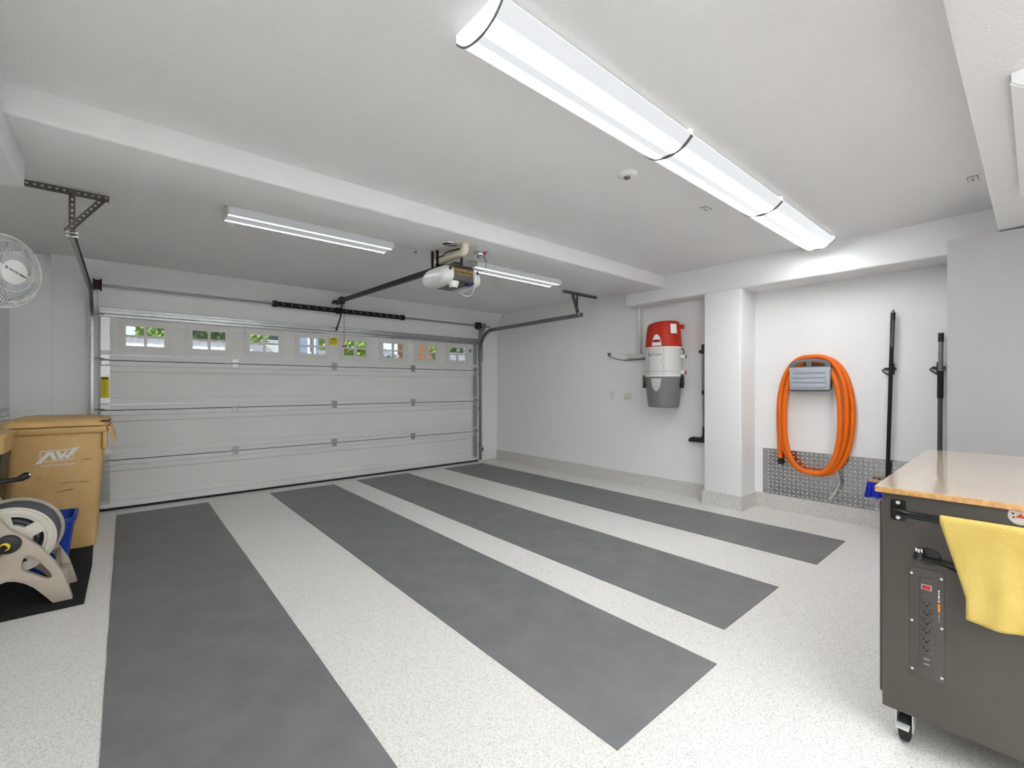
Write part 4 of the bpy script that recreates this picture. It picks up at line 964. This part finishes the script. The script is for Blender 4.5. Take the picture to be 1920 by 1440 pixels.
MB().tube(catmull([(CX, .328, .860), (CX - .030, .326, .860), (CX - .052, .305, .860), (CX - .060, .27, .860), (CX - .062, .20, .860), (CX - .062, .0, .860), (CX - .062, -.13, .860), (CX - .052, -.167, .860), (CX - .03, -.188, .860), (CX, -.190, .860)], 6), .0125, 14).build('push_handle', 'black_metal', ct)
pp_ = MB().prism(rrect(.2515, .4735, .090, .388, .007, 4), 'x', CX - .003, CX + .001).build('power_strip', 'cart_panel_black', ct, bevel=.001)
for y, z in ((.291, .643), (.213, .644), (.290, .474), (.212, .473), (.289, .302), (.212, .302)):
    MB().lathe([(.0042, 0), (.0042, .0015), (.002, .0022)], (CX - .003, y, z), (-1, 0, 0), 12).build('screw', 'screw_head', pp_)
MB().box(CX - .0045, CX - .002, .231, .270, .318, .634).build('socket_strip', 'cart_black', pp_, bevel=.0008)
sw = MB().box(CX - .0065, CX - .004, .2375, .2655, .594, .613).build('switch_frame', 'holder_light', pp_, bevel=.0008)
MB().prism([(.240, .597), (.262, .597), (.262, .610), (.240, .610)], 'x', CX - .0095, CX - .006).build('rocker', 'red_switch', sw, bevel=.001)
for k in range(6):
    zc_ = .5445 - k * .0317; y = .2505
    sk = MB().box(CX - .0058, CX - .004, .232, .269, zc_ - .0148, zc_ + .0148).build('socket', 'cart_panel_black', pp_, bevel=.0006)
    b = MB(); b.box(CX - .0066, CX - .0056, y + .0062, y + .0095, zc_ - .001, zc_ + .0085); b.box(CX - .0066, CX - .0056, y - .0095, y - .0062, zc_ - .001, zc_ + .0065)
    b.prism([(y - .0045, zc_ - .0085), (y + .0045, zc_ - .0085), (y + .0045, zc_ - .005), (y + .002, zc_ - .0025), (y - .002, zc_ - .0025), (y - .0045, zc_ - .005)], 'x', CX - .0066, CX - .0056)
    b.build('slot', 'black_rubber', sk, smooth=0)
us = MB().prism(rrect(.2505, .343, .034, .044, .006, 3), 'x', CX - .0062, CX - .004).build('usb_socket', 'cart_panel_black', pp_, bevel=.0006)
for z in (.334, .352): MB().box(CX - .0072, CX - .006, .243, .258, z - .0015, z + .0015).build('usb_slot', 'holder_light', us, smooth=0)
b = MB()
for k, hgt in enumerate((.006, .005, .007, .004, .006)): b.box(CX - .0036, CX - .0028, .2175, .2215, .603 - k * .0088 - hgt, .603 - k * .0088)
b.build('brand_print', 'white_print', pp_, smooth=0)
MB().box(CX - .0036, CX - .0028, .2165, .2220, .527, .556).build('orange_mark', 'orange_mark', pp_, smooth=0)
b = MB()
for k in range(8): b.box(CX - .0036, CX - .0028, .2175, .2190 + (k % 3) * .001, .490 + k * .0042, .4925 + k * .0042)
b.build('small_print', 'holder_light', pp_, smooth=0)
pg = thing('cord_plug', 'black power plug with three prongs clipped to the cart side', 'plug', (CX - .012, .27, .70))
MB().prism([(.268 + .0135 * math.cos(R(a)), 0 + .0135 * math.sin(R(a))) for a in range(0, 360, 24)], 'z', .700, .722).mp(lambda p: (CX - .015 + p.y, p.x if False else p.x, p.z)).mp(lambda p: p).build('plug_body', 'black_plastic', pg, bevel=.002) if False else \
    MB().lathe([(.0135, 0), (.0145, .002), (.0145, .008), (.012, .012), (.0135, .014), (.0135, .022)], (CX - .0155, .270, .700), (0, 0, 1), 20).build('plug_body', 'black_plastic', pg)
for dy, dx in ((.007, 0), (-.007, 0), (0, -.006)):
    MB().box(CX - .0165 + dx, CX - .0150 + dx, .270 + dy - .0028, .270 + dy + .0028, .7215, .738).build('prong', 'chrome', pg, bevel=.0005)
MB().lathe([(.030, 0), (.031, .002), (.028, .004)], (CX + .001, .244, .712), (-1, 0, 0), 28).build('cord_hook_plate', 'black_plastic', pg)
MB().tube(catmull([(CX - .0155, .258, .706), (CX - .014, .235, .704), (CX - .012, .20, .706), (CX - .014, .15, .70), (CX - .012, .08, .68)], 6), .0045, 8).build('cord', 'black_rubber', pg)
MB().tube(catmull([(CX - .0155, .262, .704), (CX - .012, .235, .698), (CX - .010, .19, .688), (CX - .010, .12, .655), (CX - .010, .06, .62)], 6), .003, 8).build('twist_tie', 'black_rubber', pg)
stk = thing('warning_sticker', 'round white warning sticker with a red triangle on the cart', 'sticker', (CX - .001, .034, .87))
MB().lathe([(.0285, 0), (.0285, .0012)], (CX + .0002, .031, .900), (-1, 0, 0), 36).build('disc', 'sticker_white', stk)
MB().prism([(.031 - .010, .894), (.031 + .012, .894), (.031, .908)], 'x', CX - .0020, CX - .0008).build('triangle', 'sticker_red', stk, smooth=0)
b = MB()
for dy, dz in ((.017, .006), (.0155, -.006), (-.014, .010), (-.015, -.004), (.006, .017)): b.box(CX - .0018, CX - .0008, .031 + dy - .0024, .031 + dy + .0024, .900 + dz - .0024, .900 + dz + .0024)
b.build('pictograms', 'rust_brown', stk, smooth=0)
# casters
for x, y in ((CX + .06, .315), (CX + .06, -.185), (3.46, .315), (3.46, -.185)):
    cs = MB(); cs.box(x - .045, x + .045, y - .04, y + .04, .118, .1255); cs.box(x - .03, x + .03, y + .021, y + .025, .045, .119); cs.box(x - .03, x + .03, y - .025, y - .021, .045, .119)
    c = cs.build('caster', 'galv_white', ct, bevel=.001)
    MB().lathe([(.042, -.016), (.05, -.012), (.05, .012), (.042, .016)], (x, y, .0502), (0, 1, 0), 28).build('wheel', 'black_rubber', c)
    MB().box(x - .075, x - .04, y - .018, y + .018, .072, .078).build('brake_pedal', 'galv_white', c, bevel=.001)
# towel over the handle
tw = MB()
XH = CX - .062
def towel(u, v):
    # u along the bar (0 = far end), v = 0 back hem .. 1 front tip
    y = .212 - .40 * u; rb = .0160
    if v < .22:
        s = (.22 - v) / .22; return Vector((XH + rb + .004 * math.sin(9 * u), y - .01 * s, .860 - .05 * s))
    if v < .36:
        a = PI * (v - .22) / .14; return Vector((XH + rb * math.cos(a), y, .860 + rb * math.sin(a)))
    s = (v - .36) / .64
    sl = .063 * min(1, s / .78) if u < .5 else .063 * min(1, s / .78) * (1 - u) * 2
    low = .302 + .010 * math.sin(7 * u) - .022 * max(0, u - .25)
    fold = .006 * math.sin(14 * u + 3 * s) * s + .004 * math.sin(31 * u + 5 * s) * s
    return Vector((XH - rb - .004 * s + fold, y - sl * (1 - u * .35), .860 - low * s))
tag(tw.grid(towel, 40, 44).build('towel', 'cloth_yellow', None, smooth=80, solid=.003), 'yellow stained cloth draped over the cart handle', 'towel')

# the cart stands a degree askew
piv = Vector((2.13, .385, 0)); rz = Matrix.Rotation(R(1.0), 3, 'Z')
for o in [o for o in COL.objects if o.parent is None and o.name in ('workbench_cart', 'cord_plug', 'warning_sticker.001', 'towel') or o is stk or o is pg]:
    o.location = piv + rz @ (o.location - piv); o.rotation_euler.z = R(1.0)

# ================================================================== OUTSIDE (seen through the door panes)
struct('ground', MB().box(-40, 70, 6.62, 70, -.3, -.14), 'lawn', 'green ground outside the garage', 'ground')
tag(MB().box(-1.2, 6.0, 6.62, 24, -.14, -.03).build('driveway', 'asphalt', None, smooth=0), 'grey driveway outside the garage door', 'driveway', kind='structure')
def roof_mb(x0, x1, y0, z0, y1, z1, wave=.30, rows=12):
    nx = int((x1 - x0) / wave * 6); b = MB(); L_ = math.hypot(y1 - y0, z1 - z0)
    ny, nz2 = -(z1 - z0) / L_, (y1 - y0) / L_
    v = []; f = []
    for r in range(rows):
        for e in (0, 1):
            t = (r + e) / rows; lift = .07 * (1 - e)
            for i in range(nx + 1):
                x = x0 + (x1 - x0) * i / nx; h_ = lift + .055 * math.cos(2 * PI * x / wave)
                v.append((x, y0 + (y1 - y0) * t + ny * h_, z0 + (z1 - z0) * t + nz2 * h_))
    n = nx + 1
    for r in range(rows * 2 - 1): f += [(r * n + i, r * n + i + 1, (r + 1) * n + i + 1, (r + 1) * n + i) for i in range(nx)]
    return b.add(v, f)
def house(label, x0, x1, y0, y1, hz, ridge, wallm, windows=(), overh=.5, tile=.36, rows=12, fascia=True):
    t = thing('neighbour_house', label, 'house', ((x0 + x1) / 2, (y0 + y1) / 2, -.14))
    MB().box(x0, x1, y0, y1, -.14, hz).build('wall', wallm, t, smooth=0)
    ym = (y0 + y1) / 2
    MB().prism([(y0 - overh, hz - .1), (y1 + overh, hz - .1), (ym, ridge - .15)], 'x', x0 - .3, x1 + .3).build('gable', wallm, t, smooth=0)
    roof_mb(x0 - .4, x1 + .4, y0 - overh - .1, hz, ym, ridge, tile, rows).build('roof', 'roof_tile', t, smooth=60, solid=.04)
    roof_mb(x0 - .4, x1 + .4, y1 + overh + .1, hz, ym, ridge, tile * 2, 4).build('roof', 'roof_tile', t, smooth=60, solid=.04)
    if fascia: MB().box(x0 - .4, x1 + .4, y0 - overh - .16, y0 - overh - .08, hz - .22, hz - .02).build('fascia', 'siding_white', t, smooth=0)
    for wx, wz, ww, wh in windows:
        f = MB().prism([(wx - ww / 2, wz - wh / 2), (wx + ww / 2, wz - wh / 2), (wx + ww / 2, wz + wh / 2), (wx - ww / 2, wz + wh / 2)], 'y', y0 - .06, y0 + .01, holes=[[(wx - ww / 2 + .1, wz - wh / 2 + .1), (wx + ww / 2 - .1, wz - wh / 2 + .1), (wx + ww / 2 - .1, wz + wh / 2 - .1), (wx - ww / 2 + .1, wz + wh / 2 - .1)]]).build('window', 'siding_white', t, smooth=0)
        MB().box(wx - ww / 2 + .1, wx + ww / 2 - .1, y0 - .03, y0 + .005, wz - wh / 2 + .1, wz + wh / 2 - .1).build('pane', 'house_window', f, smooth=0)
    n = int((hz - 1) / .22)
    for k in range(n): MB().box(x0 - .01, x1 + .01, y0 - .025, y0 + .001, 1 + k * .22, 1 + k * .22 + .2).build('siding_board', wallm, t, smooth=0)
    return t
house('low house with a pale wavy tile roof seen through the three leftmost door windows', -4, 5.9, 27, 33, 2.85, 3.78, 'siding_white', rows=10)
house('tall white house with a dark window behind the tile roof', 7.3, 9.8, 38, 43, 6.3, 7.4, 'siding_white', [(8.6, 5.25, 1.2, 1.0)])
house('blue grey siding house seen through the fourth door window', 5.25, 6.4, 20.5, 21.6, 5.2, 5.8, 'siding_blue', [(6.12, 3.1, .34, .8)])
house('low tiled roof right of the blue siding house', 8.7, 10.1, 29.6, 33, 3.0, 3.7, 'siding_blue', rows=8)
house('blue house with white trim seen through the sixth door window', 10.5, 11.45, 24, 28, 2.95, 3.55, 'siding_blue', [(11.2, 2.6, .5, .4)], rows=6, overh=.3)
house('brown sided house seen through the seventh door window', 12.5, 14.2, 24, 25.2, 4.8, 5.6, 'siding_brown')
house('house with a pale tile roof seen through the rightmost door window', 16.3, 25, 25, 30, 2.85, 3.7, 'siding_white', rows=8)
def tree(label, x, y, h0, h1, rx, n, m, name='tree', seed=1, ls=.2):
    rnd = random.Random(seed); t = thing(name, label, 'tree' if name == 'tree' else 'bush', (x, y, -.14))
    MB().tube(catmull([(x, y, -.14), (x + .08, y, h0 * .5), (x - .05, y, h0), (x + .05, y, (h0 + h1) / 2)], 4), [.14] * 4 + [.10] * 4 + [.06] * 5 if False else .09, 8).build('trunk', 'bark', t)
    b = MB(); zc = (h0 + h1) / 2; rz = (h1 - h0) / 2
    for i in range(n):
        u = Vector((rnd.gauss(0, 1), rnd.gauss(0, 1), rnd.gauss(0, 1))).normalized() * (rnd.random() ** .4)
        c = Vector((x + u.x * rx, y + u.y * rx, zc + u.z * rz)); d = Vector((rnd.gauss(0, 1), rnd.gauss(0, 1), rnd.gauss(0, 1))).normalized(); e = d.orthogonal().normalized(); g = d.cross(e)
        l_ = ls * rnd.uniform(.7, 1.3); b.add([c - e * l_, c + g * l_ * .45, c + e * l_, c - g * l_ * .45], [(0, 1, 2, 3)])
    o = b.build('foliage', m, t, smooth=0); o['kind'] = 'stuff'
    return t
tree('pale green tree behind the roof at the far left', 1.7, 38, 3.8, 6.6, 1.3, 1500, 'leaf_light', seed=1)
tree('green tree behind the low tile roof', 4.3, 37, 3.6, 7.0, 1.25, 1500, 'leaf_dark', seed=2)
tree('yellow green tree in front of the tall white house', 6.75, 35.6, 3.6, 6.6, 1.0, 1000, 'leaf_light', seed=3)
tree('tree behind the low tiled roof', 11.4, 36, 3.4, 7.0, 1.6, 1500, 'leaf_light', seed=4)
tree('leafy bright green bush filling the fifth door window', 7.67, 19.5, 1.4, 4.4, .75, 2000, 'leaf_light', 'bush', 5, .14)
tree('dark bush in front of the brown house', 9.85, 21, 1.0, 2.75, .5, 700, 'leaf_dark', 'bush', 6, .13)
tree('green tree right of the brown house', 12.9, 21, 2.4, 4.6, .55, 800, 'leaf_light', seed=7, ls=.16)
tree('green tree behind the rightmost tile roof', 22.0, 33.5, 3.4, 7.4, 2.4, 1900, 'leaf_dark', seed=8)
